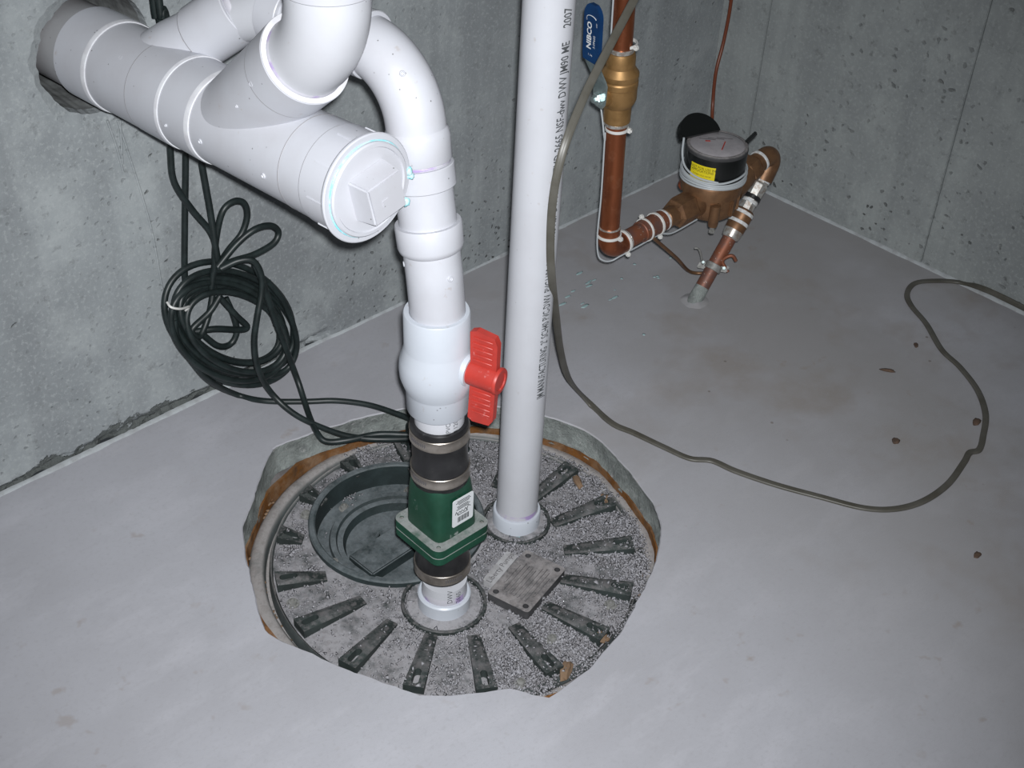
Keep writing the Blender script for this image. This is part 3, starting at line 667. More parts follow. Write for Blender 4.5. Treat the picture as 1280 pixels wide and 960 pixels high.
# couplings along the inclined part
sc1 = s_on((532, 292), B1, u1); sc2 = s_on((524, 207), B1, u1)
ob('bend_hub', lathe([(.0316, sc1-.020), (.0352, sc1-.017), (.0368, sc1-.012), (.0370, sc1+.012), (.0362, sc1+.0135), (.0300, sc1+.0135)], B1, u1, 56), 'pvc', dis)
ob('primer_ring', lathe([(.0302, sc1+.0130), (.0312, sc1+.0145), (.0306, sc1+.019), (.0300, sc1+.021)], B1, u1, 48), 'primer', dis, 180)
ob('pipe', lathe(cyl(.0301, sc1-.01, LS), B1, u1, 48), 'pvc2', dis)
ob('coupling', lathe(sleeve(.0358, .0295, sc2-.022, sc2+.003), B1, u1, 56), 'pvc', dis)
ob('primer_ring', lathe([(.0300, sc2+.002), (.0322, sc2+.0035), (.0318, sc2+.007), (.0300, sc2+.008)], B1, u1, 48), 'primer', dis, 180)
ob('sweep_hub', lathe([(.0295, sc2+.007), (.0340, sc2+.007), (.0346, sc2+.008), (.0350, sc2+.034), (.0335, sc2+.040), (.0310, sc2+.043)], B1, u1, 56), 'pvc', dis)
pth = fillet([B1+u1*(sc2+.02), Q, E1], [.078], 22)
ob('sweep_elbow', sweep(pth, .0322, 48), 'pvc', dis)
de = (J1-E1).normalized()
ob('elbow_hub', lathe(sleeve(.0362, .029, -.012, .022), E1, de, 56), 'pvc', dis)
ob('upper_pipe', sweep(fillet([E1-de*.005, J1, H1-(J1-H1).normalized()*.02], [.05], 10), .0301, 40), 'pvc2', dis)
ob('elbow_hub', lathe(sleeve(.0362, .029, -.035, -.005), J1-de*.0, de, 48), 'pvc', dis)
dj = (H1-J0).normalized(); Lj = (H1-J0).length
ob('wye_inlet', lathe([(0, .0), (.040, .0), (.0375, Lj*.45), (.0345, Lj*.62), (.0345, Lj*.70), (.0336, Lj*.702), (.0336, Lj*.708), (.0362, Lj*.71), (.0365, Lj+.022), (.0355, Lj+.023), (.029, Lj+.023)], J0, dj, 56), 'pvc', dis)
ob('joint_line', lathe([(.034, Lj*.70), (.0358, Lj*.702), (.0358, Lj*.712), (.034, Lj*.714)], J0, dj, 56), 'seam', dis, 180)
ob('primer_ring', lathe([(.0300, Lj+.022), (.0325, Lj+.024), (.0312, Lj+.030), (.0300, Lj+.031)], J0, dj, 48), 'primer', dis, 180)
mould((503, 92), pth[14], (pth[15]-pth[13]), .0322, dis); mould((505, 330), B1, u1, .0318, dis); mould((563, 349), B1, (Vt-B1), .0318, dis); mould((514, 378), Vt, V(0, 0, 1), .0318, dis)
# lower stub and collar
ob('lower_stub', lathe([(0, -.012), (.0297, -.012), (.0297, .050), (0, .050)], D0, V(0, 0, 1), 48), 'pvc2', dis)
ob('collar', lathe([(.0298, .024), (.0298, .0255), (.0335, .0255), (.0355, .0235), (.035, .0), (.034, -.01), (.0298, -.01)], D0, V(0, 0, 1), 56), 'pvcv', dis)
ob('primer_ring', lathe([(.0297, .0245), (.0303, .026), (.0302, .032), (.0297, .036)], D0, V(0, 0, 1), 48), 'primer', dis, 180)
blue_bead(D0, .0352, dis, -190, -60, LZ+.001)
def on_stub(a, b):
    th = math.radians(42)+b/.0297; return D0+(fdir*math.cos(th)+sdir*math.sin(th))*.0304+V(0, 0, a)
text('2665', .010, lambda a, b: on_stub(.027+a, -b), 'ink', dis)
text('DWV', .010, lambda a, b: on_stub(.030+a, -b-.012), 'ink', dis)
# ------------------------------------------------------------------ ball valve with red handle
VC = Dv(547, 456); va = (Vt-Dv(549, 508)).normalized()
hT = (Vt-VC).dot(va); hB = (Dv(549, 508)-VC).dot(va)
bv_ = thing('ball_valve', VC+va*hB, 'white plastic ball valve with red lever handle on the discharge pipe', 'valve')
ob('valve_body', lathe([(.0300, hT-.003), (.0315, hT), (.0372, hT), (.0382, hT-.0015), (.0385, .030), (.0390, .0285), (.0400, .024), (.0442, .012), (.0454, 0), (.0446, -.012), (.0410, -.024), (.0388, -.030), (.0380, -.032), (.0375, hB+.002), (.0360, hB), (.0300, hB)], VC, va, 64), 'pvcv', bv_, 50)
sa = (V(RT0.x, RT0.y, 0)*math.cos(math.radians(26))-FH*math.sin(math.radians(26))).normalized(); sp_ = V(-sa.y, sa.x, 0)
HV = VC+V(0, 0, .008)
ob('stem_boss', lathe([(0, .02), (.0205, .02), (.0195, .042), (.0185, .044), (0, .044)], HV, sa, 40), 'pvcv', bv_)
hdl = ob('handle', lathe([(0, .043), (.0150, .043), (.0155, .045), (.0158, .079), (.0165, .0795), (.0165, .082), (.0155, .0835), (.0115, .0835), (.0105, .082), (0, .082)], HV, sa, 40), 'red', bv_, label='red plastic lever handle')
for sg in (1, -1):
    wl = [(.052, 0), (.050, .058), (.058, .0615), (.081, .0585), (.085, .050), (.085, 0)] if sg > 0 else [(.052, 0), (.050, .064), (.056, .068), (.078, .066), (.083, .058), (.085, 0)]
    wg = ob('wing', prism([(a, b*sg) for a, b in wl], [], .009, lambda a, b, c: HV+sa*(a-.006)+V(0, 0, b)-sp_*(c-.0045)), 'red', hdl, 30)
    for k in range(5):
        b = sg*(.022+.0075*k); 
        for q in (-.0052, .0052): ob('grip_ridge', box(HV+sa*.061+V(0, 0, b)-sp_*q, sa, V(0, 0, 1), sp_, .026, .0024, .0016, .0005, seg=1), 'red', wg)
# pipe stub between ball valve and check valve
sb_t = Dv(549, 508); sb_b = Dv(550, 575)
ob('middle_stub', lathe(cyl(.0301, -(sb_t-sb_b).length, .01), sb_t, va, 48), 'pvc2', dis)
def on_mid(a, b):
    th = math.radians(44)+b/.0301; return sb_t+(fdir*math.cos(th)+sdir*math.sin(th))*.0308+va*a
text('1120', .009, lambda a, b: on_mid(-.020+a, -b), 'ink', dis); text('PVC', .008, lambda a, b: on_mid(-.018+a, -b-.010), 'ink', dis)
# ------------------------------------------------------------------ green check valve with rubber sleeves
zc = lambda y: Dv(552, y).z
ca = lambda y: Dv(549+(y-520)*.022, y)
cv = thing('check_valve', ca(735), 'dark green square-flanged check valve with black rubber sleeves and steel bands', 'valve')
FC = ca(660); FC = V(FC.x, FC.y, zc(662))                       # flange top centre
def axp(z): 
    p0, p1 = ca(735), ca(520); t = (z-p0.z)/(p1.z-p0.z); return p0+(p1-p0)*t
zu = V(0, 0, 1)
def sleeve_part(z0, z1, bands, nm):
    o = axp(z0); a = (axp(z1)-o).normalized(); L = (axp(z1)-o).length
    s = ob(nm, lathe([(.030, 0), (.0345, 0), (.0355, .0015), (.0355, L*.30), (.0343, L*.34), (.0343, L*.66), (.0355, L*.70), (.0355, L-.0015), (.0345, L), (.030, L)], o, a, 56), 'rubber', cv)
    for k, zb in enumerate(bands):
        oo = axp(zb); bd = ob('clamp_band', lathe([(.0354, -.0072), (.0366, -.0076), (.0371, -.0070), (.0367, -.0060), (.0367, .0060), (.0371, .0070), (.0366, .0076), (.0354, .0072)], oo, a, 64), 'steel', s, 50)
        for i in range(9):
            th = math.radians(-58+i*4.2+(70 if nm == 'lower_sleeve' else 0)); d = fdir*math.cos(th)+sdir*math.sin(th)
            ob('band_slot', box(oo+d*.0369, d.cross(zu), zu, d, .0013, .0050, .0010, 0), 'dark', bd)
        th = math.radians(150); d = fdir*math.cos(th)+sdir*math.sin(th)
        ob('clamp_screw', box(oo+d*.041, d.cross(zu), zu, d, .018, .012, .009, .001), 'steel', bd)
zU1, zU0 = zc(524), zc(592)
sleeve_part(zU0-.004, zU1, [zc(537), zc(583)], 'upper_sleeve')
zL1, zL0 = zc(664), zc(710)
sleeve_part(zL0, zL1+.012, [zc(702)], 'lower_sleeve')
dR, dF = V(RT0.x, RT0.y, 0), FH
q1 = (dR+dF).normalized(); q2 = (dR-dF).normalized()            # flange sides
FC = axp(zc(657))
def flange_pts(w, r, n=6): return rrect(w, w, r, n)
for k, (z0, z1, wd) in enumerate(((-.0015, .0105, .090), (-.0135, -.003, .090))):
    hs = [circ(i*.036, j*.036, .0028, 10) for i in (-1, 1) for j in (-1, 1)] if k == 0 else []
    ob('flange_plate', prism(flange_pts(wd, .012), hs, z1-z0, lambda a, b, c, z0=z0: FC+q1*a+q2*b+zu*(c+z0)), 'flange', cv, 40, label='square dark green flange dusted grey')
ob('flange_gasket', prism(flange_pts(.084, .010), [], .004, lambda a, b, c: FC+q1*a+q2*b+zu*(c-.0045)), 'rubber', cv, 40)
# body: rounded square below flowing into a cylinder above
bm = bmesh.new(); prev = None; nseg = 64; zt_ = zU0+.004-FC.z
for k in range(13):
    t = k/12; h = .009+(zt_-.009)*t; sq_ = max(0, 1-t*1.02)**.7; ring = []
    c = axp(FC.z+h)
    for i in range(nseg):
        a = 2*PI*i/nseg; e_ = 2/(1+1.6*sq_+1e-9); ca_, sa_ = math.cos(a), math.sin(a)
        pw_ = 2+5*sq_; rr = 1/((abs(ca_)**pw_+abs(sa_)**pw_)**(1/pw_)); R_ = .0335*(1-t)+.0330*t
        ring.append(bm.verts.new(c+(q1*ca_+q2*sa_)*rr*R_))
    if prev: ring_faces(bm, prev, ring)
    prev = ring
bm.faces.new(prev); body = ob('valve_body', bm, 'green', cv, 60)
# label on the right front face (face normal q2)
lc = axp(FC.z+.009)+zu*((zt_-.009)*.50)+q2*.0352; lw, lh = .034, .044
tilt = V(0, 0, 1)
# label to3: +u to the right along q1, +v up
lb = ob('sticker', prism(rrect(lw, lh, .003), [], .0009, lambda a, b, c: lc+q1*(a+.004)+zu*b+q2*(c-.0005)), 'label', body, 30, label='white printed sticker with barcode')
for i, (y, x0, x1) in enumerate(((.018, -.010, .010), (.0155, -.012, .012), (.013, -.008, .010), (.0095, -.010, .008), (.0072, -.009, .011), (.0048, -.011, .009), (-.0045, -.009, .008))):
    ob('printed_line', box(lc+q1*((x0+x1)/2+.004)+zu*y+q2*.0006, q1, zu, q2, x1-x0, .0009, .0004, 0), 'ink', lb)
ob('printed_script', sweep(spline([lc+q1*(.004+x)+zu*y+q2*.0007 for x, y in ((-.013, -.002), (-.011, .002), (-.009, -.003), (-.006, .0005), (-.004, -.002), (-.002, .0005), (.001, -.002), (.004, .0015), (.006, -.003), (.008, .003), (.012, .001))], 5), .0005, 6), 'ink', lb)
for i in range(12):
    ob('barcode_bar', box(lc+q1*(-.0085+.0016*i+.004)+zu*-.0125+q2*.0006, q1, zu, q2, .0005+.0006*((i*7) % 3)/2, .0085, .0004, 0), 'ink', lb)
for i, j in ((1, 1), (1, -1), (-1, 1), (-1, -1)):
    ob('flange_screw', lathe([(0, .001), (.0024, .001), (.0024, .0098), (0, .0098)], FC+q1*(i*.036)+q2*(j*.036), zu, 10), 'bolt', cv)
# dirt splash on green body
# ------------------------------------------------------------------ copper service pipe
YM = -.31
P_ = lambda x, y: ay((x, y), YM)
cop = thing('copper_pipe', P_(764, 312), 'vertical copper water pipe with elbow at the foot left of the water meter', 'pipe')
e0 = P_(760, 312); up_end = P_(781, 0); upv = (up_end-e0).normalized()
hx_ = (P_(838, 270)-e0).normalized()
rc = .0152
ob('riser', sweep([e0+upv*.03, up_end+upv*.9], rc, 36), 'copper', cop)
ob('elbow', sweep(fillet([e0+upv*.042, e0, e0+hx_*.040], [.022], 12), rc+.0018, 36), 'copper', cop)
for nm, o_, a_ in (('solder_ring', e0+upv*.042, upv), ('solder_ring', e0+hx_*.040, hx_)):
    ob(nm, lathe(sleeve(rc+.0020, rc-.001, -.0012, .0012, .0004), o_, a_, 32), 'solder', cop)
Lh = (P_(838, 269)-e0).length
ob('horizontal_run', sweep([e0+hx_*.02, e0+hx_*Lh], rc-.0002, 36), 'copper2', cop)
s_a = s_on((803, 291), e0, hx_); s_b = s_on((828, 276), e0, hx_)
ob('coupling', lathe(sleeve(rc+.0020, rc-.001, s_a-.004, s_b), e0, hx_, 36), 'copper2', cop)
ob('tape_ring', lathe(sleeve(rc+.0024, rc-.001, s_b-.001, s_b+.0035, .0004), e0, hx_, 36), 'tape', cop)
# brass valve
b0 = e0+upv*s_on((770, 150), e0, upv); b1 = e0+upv*s_on((777, 64), e0, upv); ba = upv.copy(); Lb_ = (b1-b0).length
bval = thing('brass_valve', b0, 'brass ball valve with blue lever on the vertical copper pipe', 'valve')
ob('valve_body', lathe([(rc, -.002), (.0175, -.002), (.0195, .0), (.0200, .018), (.0200, .024), (.0240, .030), (.0262, .036), (.0265, Lb_*.52), (.0272, Lb_*.53), (.0272, Lb_*.60), (.0258, Lb_*.62), (.0275, Lb_*.66), (.0275, Lb_*.71), (.0245, Lb_*.75), (.0210, Lb_*.80), (.0210, Lb_*.94), (.0190, Lb_), (rc, Lb_)], b0, ba, 40), 'brass', bval, 30)
ob('solder_ring', lathe(sleeve(.0185, rc, -.006, -.001, .0006), b0, ba, 32), 'solder', bval); ob('solder_ring', lathe(sleeve(.0178, rc, .0, .006, .0006), b1, ba, 32), 'solder', bval)
la = (-dR*.80-dF*.60).normalized()                               # stem points left and to the viewer
hc_ = b0+ba*(Lb_*.40)
ob('stem_boss', lathe([(0, .01), (.0135, .01), (.0135, .030), (.010, .032), (0, .032)], hc_, la, 32), 'brass', bval)
lv_n = la; lv_s = ba.cross(la).normalized()
n0 = hc_+la*.034
# lever plate: widens from the nut, steps outward and up to the blue grip
prof = []
off = lambda s: .0 if s < .025 else (.018*min(1, (s-.025)/.035))
bm = bmesh.new(); prev = None
def lever(s0, s1, wfun, th, grow=0, n=12):
    bm = bmesh.new(); prev = None; rings = []
    for k in range(n+1):
        s = s0+(s1-s0)*k/n; wd = wfun(s); c = n0+ba*s+la*off(s)
        rings.append([bm.verts.new(c+lv_s*(i*wd/2)+la*(j*th/2)) for i, j in ((-1, -1), (1, -1), (1, 1), (-1, 1))])
    for k in range(n): ring_faces(bm, rings[k], rings[k+1])
    bm.faces.new(rings[0][::-1]); bm.faces.new(rings[-1]); return bm
wz = lambda s: .030 if s < .012 else .030
arm = ob('lever_arm', lever(-.014, .075, lambda s: .024+.006*math.sin(max(0, min(1, (s+.014)/.05))*PI/2)-.010*max(0, (-.006-s)/.008), .0026), 'zinc', bval, 30)
grip_len = .082; g0 = .060
def gw(s):
    t = (s-g0)/grip_len
    return .0345*math.sqrt(max(.05, 1-((t-.78)/.235)**2)) if t > .78 else (.0345 if t > .1 else .0315+.03*t)
grip = ob('lever_grip', lever(g0, g0+grip_len, gw, .0062, n=28), 'blue', bval, 30, label='blue vinyl lever grip with white lettering')
g3 = lambda a, b: n0+ba*(g0+.012+a)+la*(off(.1)+.0034)+lv_s*b
sg_ = -1
text('NIBCO', .0135, lambda a, b: g3(.006+a, -b-.0035), 'white', grip, bold=.0004, sx=.92)
text('S-FP600', .0062, lambda a, b: g3(.010+a, -b+.0075), 'white', grip, sx=.9)
text('1 1/4', .0046, lambda a, b: n0+ba*(g0+.010+b)+la*(off(.1)+.0034)+lv_s*a, 'white', grip, align='CENTER')
arcp = [g3(.050+.004*math.sin(t), .010*math.cos(t)) for t in [PI*.1+PI*.8*i/10 for i in range(11)]]
ob('lettering', sweep(arcp, .0005, 6), 'white', grip)
text('ON', .0035, lambda a, b: g3(.045+a, -b-.0105), 'white', grip); text('OFF', .0035, lambda a, b: g3(.041+a, -b+.0115), 'white', grip)
nx_ = n0+la*.001
ob('lever_nut', lathe([(0, .0), (.0095, .0), (.0095, .006), (.008, .0075), (.0045, .0075), (.0045, .012), (0, .0125)], nx_, la, 6), 'zinc', bval, 20)
# ------------------------------------------------------------------ water meter
MC = P_(896, 232); met = thing('water_meter', V(MC.x, YM, MC.z-.03), 'round bronze water meter with black register, glass dial and yellow sticker', 'meter')
mz = e0.z+hx_.z*.25                                              # pipe line height
mx = MC.x
ml = V(mx, YM, P_(896, 240).z)
zreg0 = P_(893, 217).z; zreg1 = P_(893, 181).z
RR = .0495
ms = ml.z
bodyc = V(P_(894, 200).x, YM, 0)
ob('casing', lathe([(0, ms-.028), (.036, ms-.028), (.043, ms-.022), (.045, ms-.010), (.045, ms+.012), (.050, ms+.014), (.051, zreg0-.006), (.049, zreg0-.002), (0, zreg0-.002)], bodyc, zu, 48), 'bronze', met, 40)
X = V(1, 0, 0)
lin = lambda x, y: P_(x, y)
mdir = hx_
mc_line = e0+mdir*((bodyc-e0).dot(mdir))
# spigots with hexagon union nuts on both sides
sI = s_on((872, 252), e0, mdir); sN0 = s_on((842, 266), e0, mdir); sN1 = s_on((858, 257), e0, mdir)
ob('inlet_spigot', lathe([(.026, sI+.035), (.025, sI), (.020, sN1), (0, sN1)], e0, mdir, 32), 'bronze', met)
ob('union_nut', lathe([(rc, sN0-.004), (.0180, sN0-.004), (.0200, sN0), (.0245, sN0+.002), (.0255, sN0+.008), (.0255, sN1+.002), (.023, sN1+.006), (.018, sN1+.006)], e0, mdir, 6), 'bronze', met, 20)
ob('tailpiece', lathe(cyl(.0165, sN0-.024, sN0+.002), e0, mdir, 32), 'bronze', met)
so0 = s_on((938, 217), e0, mdir); so1 = s_on((950, 207), e0, mdir); so2 = s_on((966, 190), e0, mdir)
O0 = P_(925, 222); O2 = P_(966, 187); od = (O2-O0).normalized(); Lo = (O2-O0).length
ob('outlet_spigot', lathe([(.028, -.03), (.024, .008), (.020, .02), (0, .02)], O0, od, 32), 'bronze', met)
ob('union_nut', lathe([(.016, .012), (.0230, .012), (.0250, .014), (.0255, .030), (.0235, .036), (.019, .038), (.016, .044), (0, .044)], O0, od, 6), 'bronze', met, 20)
for px in ((901, 250),):
    p = bodyc+(fdir*.99+sdir*.10)*.047+V(0, 0, ms-.010)
    ob('bolt_lug', lathe([(0, -.020), (.0075, -.020), (.0085, -.015), (.0085, .018), (0, .02)], p, zu, 20), 'bronze', met)
    ob('lug_bolt', lathe([(0, -.032), (.0052, -.032), (.0052, -.026), (.0036, -.026), (.0036, -.016), (0, -.016)], p, zu, 6), 'bolt', met)
for k in range(5):
    a = math.radians(200+k*35); d = V(math.cos(a), math.sin(a), 0)
    ob('casing_web', box(bodyc+d*.044+V(0, 0, ms-.004), d, d.cross(zu), zu, .010, .006, .030, .002), 'bronze', met)
reg = ob('register', lathe([(0, zreg0-.004), (RR-.001, zreg0-.004), (RR, zreg0-.002), (RR+.0005, zreg1-.008), (RR-.0005, zreg1-.006), (0, zreg1-.006)], bodyc, zu, 56), 'blackp', met, 40, label='black plastic register drum')
ob('bezel', lathe([(RR+.0005, zreg1-.008), (RR+.001, zreg1-.005), (RR, zreg1-.001), (RR-.002, zreg1), (RR-.005, zreg1-.001)], bodyc, zu, 56), 'plate', reg, 60)
dial = ob('dial_glass', lathe([(RR-.004, zreg1-.002), (RR-.008, zreg1), (RR*.5, zreg1+.0015), (0, zreg1+.002)], bodyc, zu, 56), 'dial', reg, 180)
dz = V(0, 0, zreg1+.0024); fr = -FH; sr = dR
ob('dial_needle', box(bodyc+dz+fr*.012+sr*.008, (fr*.9-sr*.25).normalized(), (sr*.9+fr*.25).normalized(), zu, .030, .0018, .0006, 0), 'red', reg)
ob('dial_mark', box(bodyc+dz-fr*.002-sr*.016, sr, fr, zu, .008, .003, .0006, 0), 'red', reg)
for q in range(3): ob('dial_window', box(bodyc+dz-fr*(.014-.003*q)+sr*(.012-.014*q), (sr+fr*.1).normalized(), (fr-sr*.1).normalized(), zu, .026, .0014, .0005, 0), 'dark', reg)
# hinged lid tipped back, and the lid's hinge tab
hingev = (dR*.86+dF*.5).normalized(); outv = (-dR*.5+dF*.86).normalized()
lidc = bodyc+V(0, 0, zreg1-.004)+outv*.040-hingev*.012
tv = (outv*.55+zu*.83).normalized(); nv = hingev.cross(tv).normalized()
bm = bmesh.new(); rings = []
for k in range(9):
    f = k/8; ring = []
    rr_ = .046*math.sqrt(max(0, 1-(f*.98)**2)) if False else 0
cap = [(math.cos(PI*i/20)*.045, math.sin(PI*i/20)*.034-.008) for i in range(21)]
cap = [(c, max(s, -.008)) for c, s in cap]
ob('register_cover', prism(cap+[(-.045, -.012), (.045, -.012)], [], .012, lambda a, b, c: lidc-outv*.004+hingev*a*.82+(outv*.80+zu*.60)*(b+.012)+(zu*.80-outv*.60)*(c)), 'blackp', reg, 40, label='black hinged cover tipped open')
tb = bodyc+V(0, 0, zreg1-.004)+dR*.046+dF*.012
ob('cover_tab', box(tb+V(0, 0, .010)+dR*.007, (dR*.6+zu*.8).normalized(), dF, (zu*.6-dR*.8).normalized(), .026, .008, .005, .001), 'blackp', reg)
# yellow sticker wrapped on the drum
def drum(a, b, r=RR+.0009): 
    th = math.radians(-30)+a/RR; return bodyc+(fdir*math.cos(th)+sdir*math.sin(th))*r+V(0, 0, (zreg0+zreg1)/2-.0045+b)
bm = bmesh.new(); G = [[bm.verts.new(drum(-.0215+.043*i/14, -.0135+.027*j/2)) for j in range(3)] for i in range(15)]
for i in range(14):
    for j in range(2): bm.faces.new((G[i][j], G[i+1][j], G[i+1][j+1], G[i][j+1]))
stk = ob('sticker', bm, 'yellow', reg, 180, label='yellow sticker with black print')
dr2 = lambda a, b: drum(a, b, RR+.0014)
text('NOT FOR USE IN', .0060, lambda a, b: dr2(a, b+.0085), 'blackp', stk, align='CENTER', sx=.95)
text('APPLICATIONS', .0064, lambda a, b: dr2(a, b+.0035), 'blackp', stk, align='CENTER', sx=.88)
text('POTABLE COLD WATER', .0032, lambda a, b: dr2(a, b-.0035), 'blackp', stk, align='CENTER', sx=.9); text('1  2  3  4', .0032, lambda a, b: dr2(a+.004, b-.0085), 'blackp', stk, align='CENTER')
# grey wire wound round the register
wire = thing('meter_wire', bodyc+V(0, 0, zreg0), 'thin grey wire coiled round the meter and run along the copper pipe', 'wire')
for k in range(5):
    pts = []; tl = .006*(k-2)*.3
    for i in range(72):
        a = 2*PI*i/72; pts.append(bodyc+V(math.cos(a), math.sin(a), 0)*(RR+.0032+.0006*(k % 2))+V(0, 0, zreg0+.001+.0033*k-.002+.0018*math.sin(a*2+k)+(.004*max(0, math.sin(a+2.2)) if k == 4 else 0)))
    ob('wire_turn', sweep(pts, .0018, 8, True), 'wireg', wire)
lead = [P_(857, 178), P_(858, 195), P_(866, 208), P_(880, 219), P_(897, 224)]
lead = [p+V(0, -.0, 0) for p in lead]; tgt = []
for px in ((855, 172), (853, 190), (855, 205), (863, 216), (877, 224), (898, 229)): tgt.append(acyl(px, bodyc, zu, RR+.006))
ob('wire_lead', sweep(spline(tgt, 6), .0018, 8), 'wireg', wire)
lo = (fdir*.55-zu*.83).normalized()
run = [e0+mdir*s_on((873, 252), e0, mdir)+lo*.030, e0+mdir*sN0+lo*.030, e0+mdir*s_on((826, 277), e0, mdir)+lo*.021, e0+mdir*s_on((800, 293), e0, mdir)+lo*.021, e0+mdir*.03+lo*.021]
wl_ = (-dR*.92-dF*.38).normalized()
run += [e0+mdir*.010-zu*.014+lo*.009, e0-dR*.006-zu*.0175+fdir*.004, e0+wl_*.016-zu*.006, e0+upv*.03+wl_*.0195, e0+upv*.10+wl_*.0172, e0+upv*.20+wl_*.0172, b0-ba*.03+wl_*.0172, b0+ba*.01+wl_*.024-dF*-.01, b0+ba*Lb_*.5-dR*.03+dF*.012, b1+ba*.01+wl_*.019, b1+ba*.06+wl_*.0172, up_end+upv*.3+wl_*.0172]
ob('wire_run', sweep(spline(run, 8), .0013, 8), 'wireg', wire)
# ------------------------------------------------------------------ stub riser from floor to the meter outlet
rb = az((868, 376), 0); et = O2+od*.006
ra = (P_(948, 228)-rb); 
rtop = P_(957, 217); ra = (rtop-rb).normalized(); Lr = (rtop-rb).length
sr_ = thing('stub_riser', rb, 'leaning copper stub pipe rising from the floor to the meter outlet', 'pipe')
R_ = lambda x, y: s_on((x, y), rb, ra)
f1, f2, f3, f4, f5 = R_(908, 291), R_(918, 277), R_(927, 262), R_(934, 250), R_(953, 223)
ob('pipe', lathe([(0, -.02), (.0122, -.02), (.0122, f1+.01), (0, f1+.01)], rb, ra, 32), 'copper2', sr_)
ob('grey_mortar_sleeve', lathe([(.0126, -.012), (.0127, .012), (.0124, .026), (.0121, .028)], rb, ra, 32), 'slab', sr_)
bm = lathe([(.027, -.001), (.021, .0012), (.016, .0025), (.0115, .004)], rb, zu, 40)
for v in bm.verts: v.co += V(.003*nz(v.co.x*60, v.co.y*60, 1), .003*nz(v.co.x*60, v.co.y*60, 5), .0012*nz(v.co.x*90, v.co.y*90, 2))
ob('mortar_collar', bm, 'floor', sr_, 180)
ob('solder_ring', lathe([(.0122, f1-.006), (.0150, f1-.004), (.0165, f1+.004), (.0168, f1+.012), (.0122, f1+.013)], rb, ra, 28), 'solder', sr_)
ob('fitting', lathe([(.0122, f1+.010), (.0172, f1+.010), (.0178, f2), (.0165, f2+.004), (.0178, f2+.008), (.0178, f3), (.0150, f3+.003), (0, f3+.003)], rb, ra, 28), 'bronze', sr_, 30)
for s, r in ((f2+.002, .0184), (f3-.004, .0184), (f4, .0140)): ob('tape_ring', lathe(sleeve(r, .011, -.003, .003, .0006), rb+ra*s, ra, 28), 'tape', sr_)
ob('union', lathe([(0, f3), (.0138, f3), (.0138, f4+.006), (.0125, f4+.008), (.0150, f4+.010), (.0160, f4+.03), (.0160, f5-.012), (.0140, f5-.008), (.0140, f5), (0, f5)], rb, ra, 8), 'solder', sr_, 20)
ob('black_gasket', lathe(sleeve(.0152, .012, f4+.004, f4+.012), rb, ra, 24), 'rubber', sr_)
ob('tape_ring', lathe(sleeve(.0150, .010, -.004, .004, .0008), rb+ra*(f5-.002), ra, 28), 'tape', sr_)
ec = P_(968, 189)
ob('top_elbow', sweep(fillet([rb+ra*(f5-.002), ec+(ec-P_(955, 200)).normalized()*.006, O0+od*.040], [.014], 12), .0175, 32), 'bronze', sr_)
ob('tape_ring', lathe(sleeve(.0190, .012, -.0025, .0025, .0008), O0+od*(Lo*.60), od, 28), 'tape', sr_)
# grounding clamp with wing screw
gc_s = R_(886, 331); gc = rb+ra*gc_s; gcl = thing('grounding_clamp', gc, 'small metal grounding clamp with curled copper wire end on leaning stub pipe', 'clamp')
ob('clamp_saddle', lathe(sleeve(.0150, .0123, -.006, .006, .0008), gc, ra, 28), 'bolt', gcl)
side = (dR*.9-dF*.2).normalized()
for sgn in (1, -1): ob('clamp_ear', box(gc+side*sgn*.019, side, ra, side.cross(ra), .014, .012, .006, .0015), 'bolt', gcl)
ob('clamp_screw', lathe([(0, -.012), (.0042, -.012), (.0042, -.008), (.0028, -.008), (.0028, .012), (0, .012)], gc+side*.019, side.cross(ra), 8), 'zinc', gcl)
ob('clamp_screw', lathe([(0, -.010), (.0038, -.010), (.0038, -.006), (.0024, -.006), (.0024, .014), (0, .014)], gc-side*.019+ra*.004, side.cross(ra), 8), 'zinc', gcl)
base_g = gc+side*.02
hk = [gc+side*.026-V(0, 0, .004), an((903, 327), gc), an((909, 321), gc), an((916, 320), gc), an((920, 326), gc)]
ob('wire_hook', sweep(spline(hk, 6), .0032, 10), 'copper2', gcl)
hk = [gc-side*.018, an((876, 318), gc), an((873, 311), gc), an((868, 310), gc)]
ob('wire_hook', sweep(spline(hk, 6), .0018, 8), 'bolt', gcl)
# bare jumper wire from the copper run to the clamp
jp = [e0+mdir*s_on((823, 292), e0, mdir)+lo*.020, P_(845, 322), an((864, 346), gc)+dF*.016, an((888, 347), gc)+dF*.017, gc+side*.020+dF*.004]
tag(ob('bonding_wire', sweep(spline(jp, 8), .0030, 10), 'bronze', None), 'brown bonding wire slanting from copper run behind the stub pipe', 'wire')
# red-brown wire coming down the corner behind the meter
gw_ = [V(-.03, -.02, 2.25), V(-.035, -.025, 1.2), ay((918, -60), -.03), ay((914, 0), -.03), ay((905, 50), -.03), ay((895, 90), -.035), ay((891, 130), -.04), ay((890, 165), -.07), ay((890, 200), -.12), V(bodyc.x, YM+.062, ms), V(bodyc.x, YM+.040, ms-.015)]
tag(ob('ground_wire', sweep(spline(gw_, 8), .0034, 10), 'wirer', None), 'red-brown insulated wire hanging in the room corner behind the meter', 'wire')
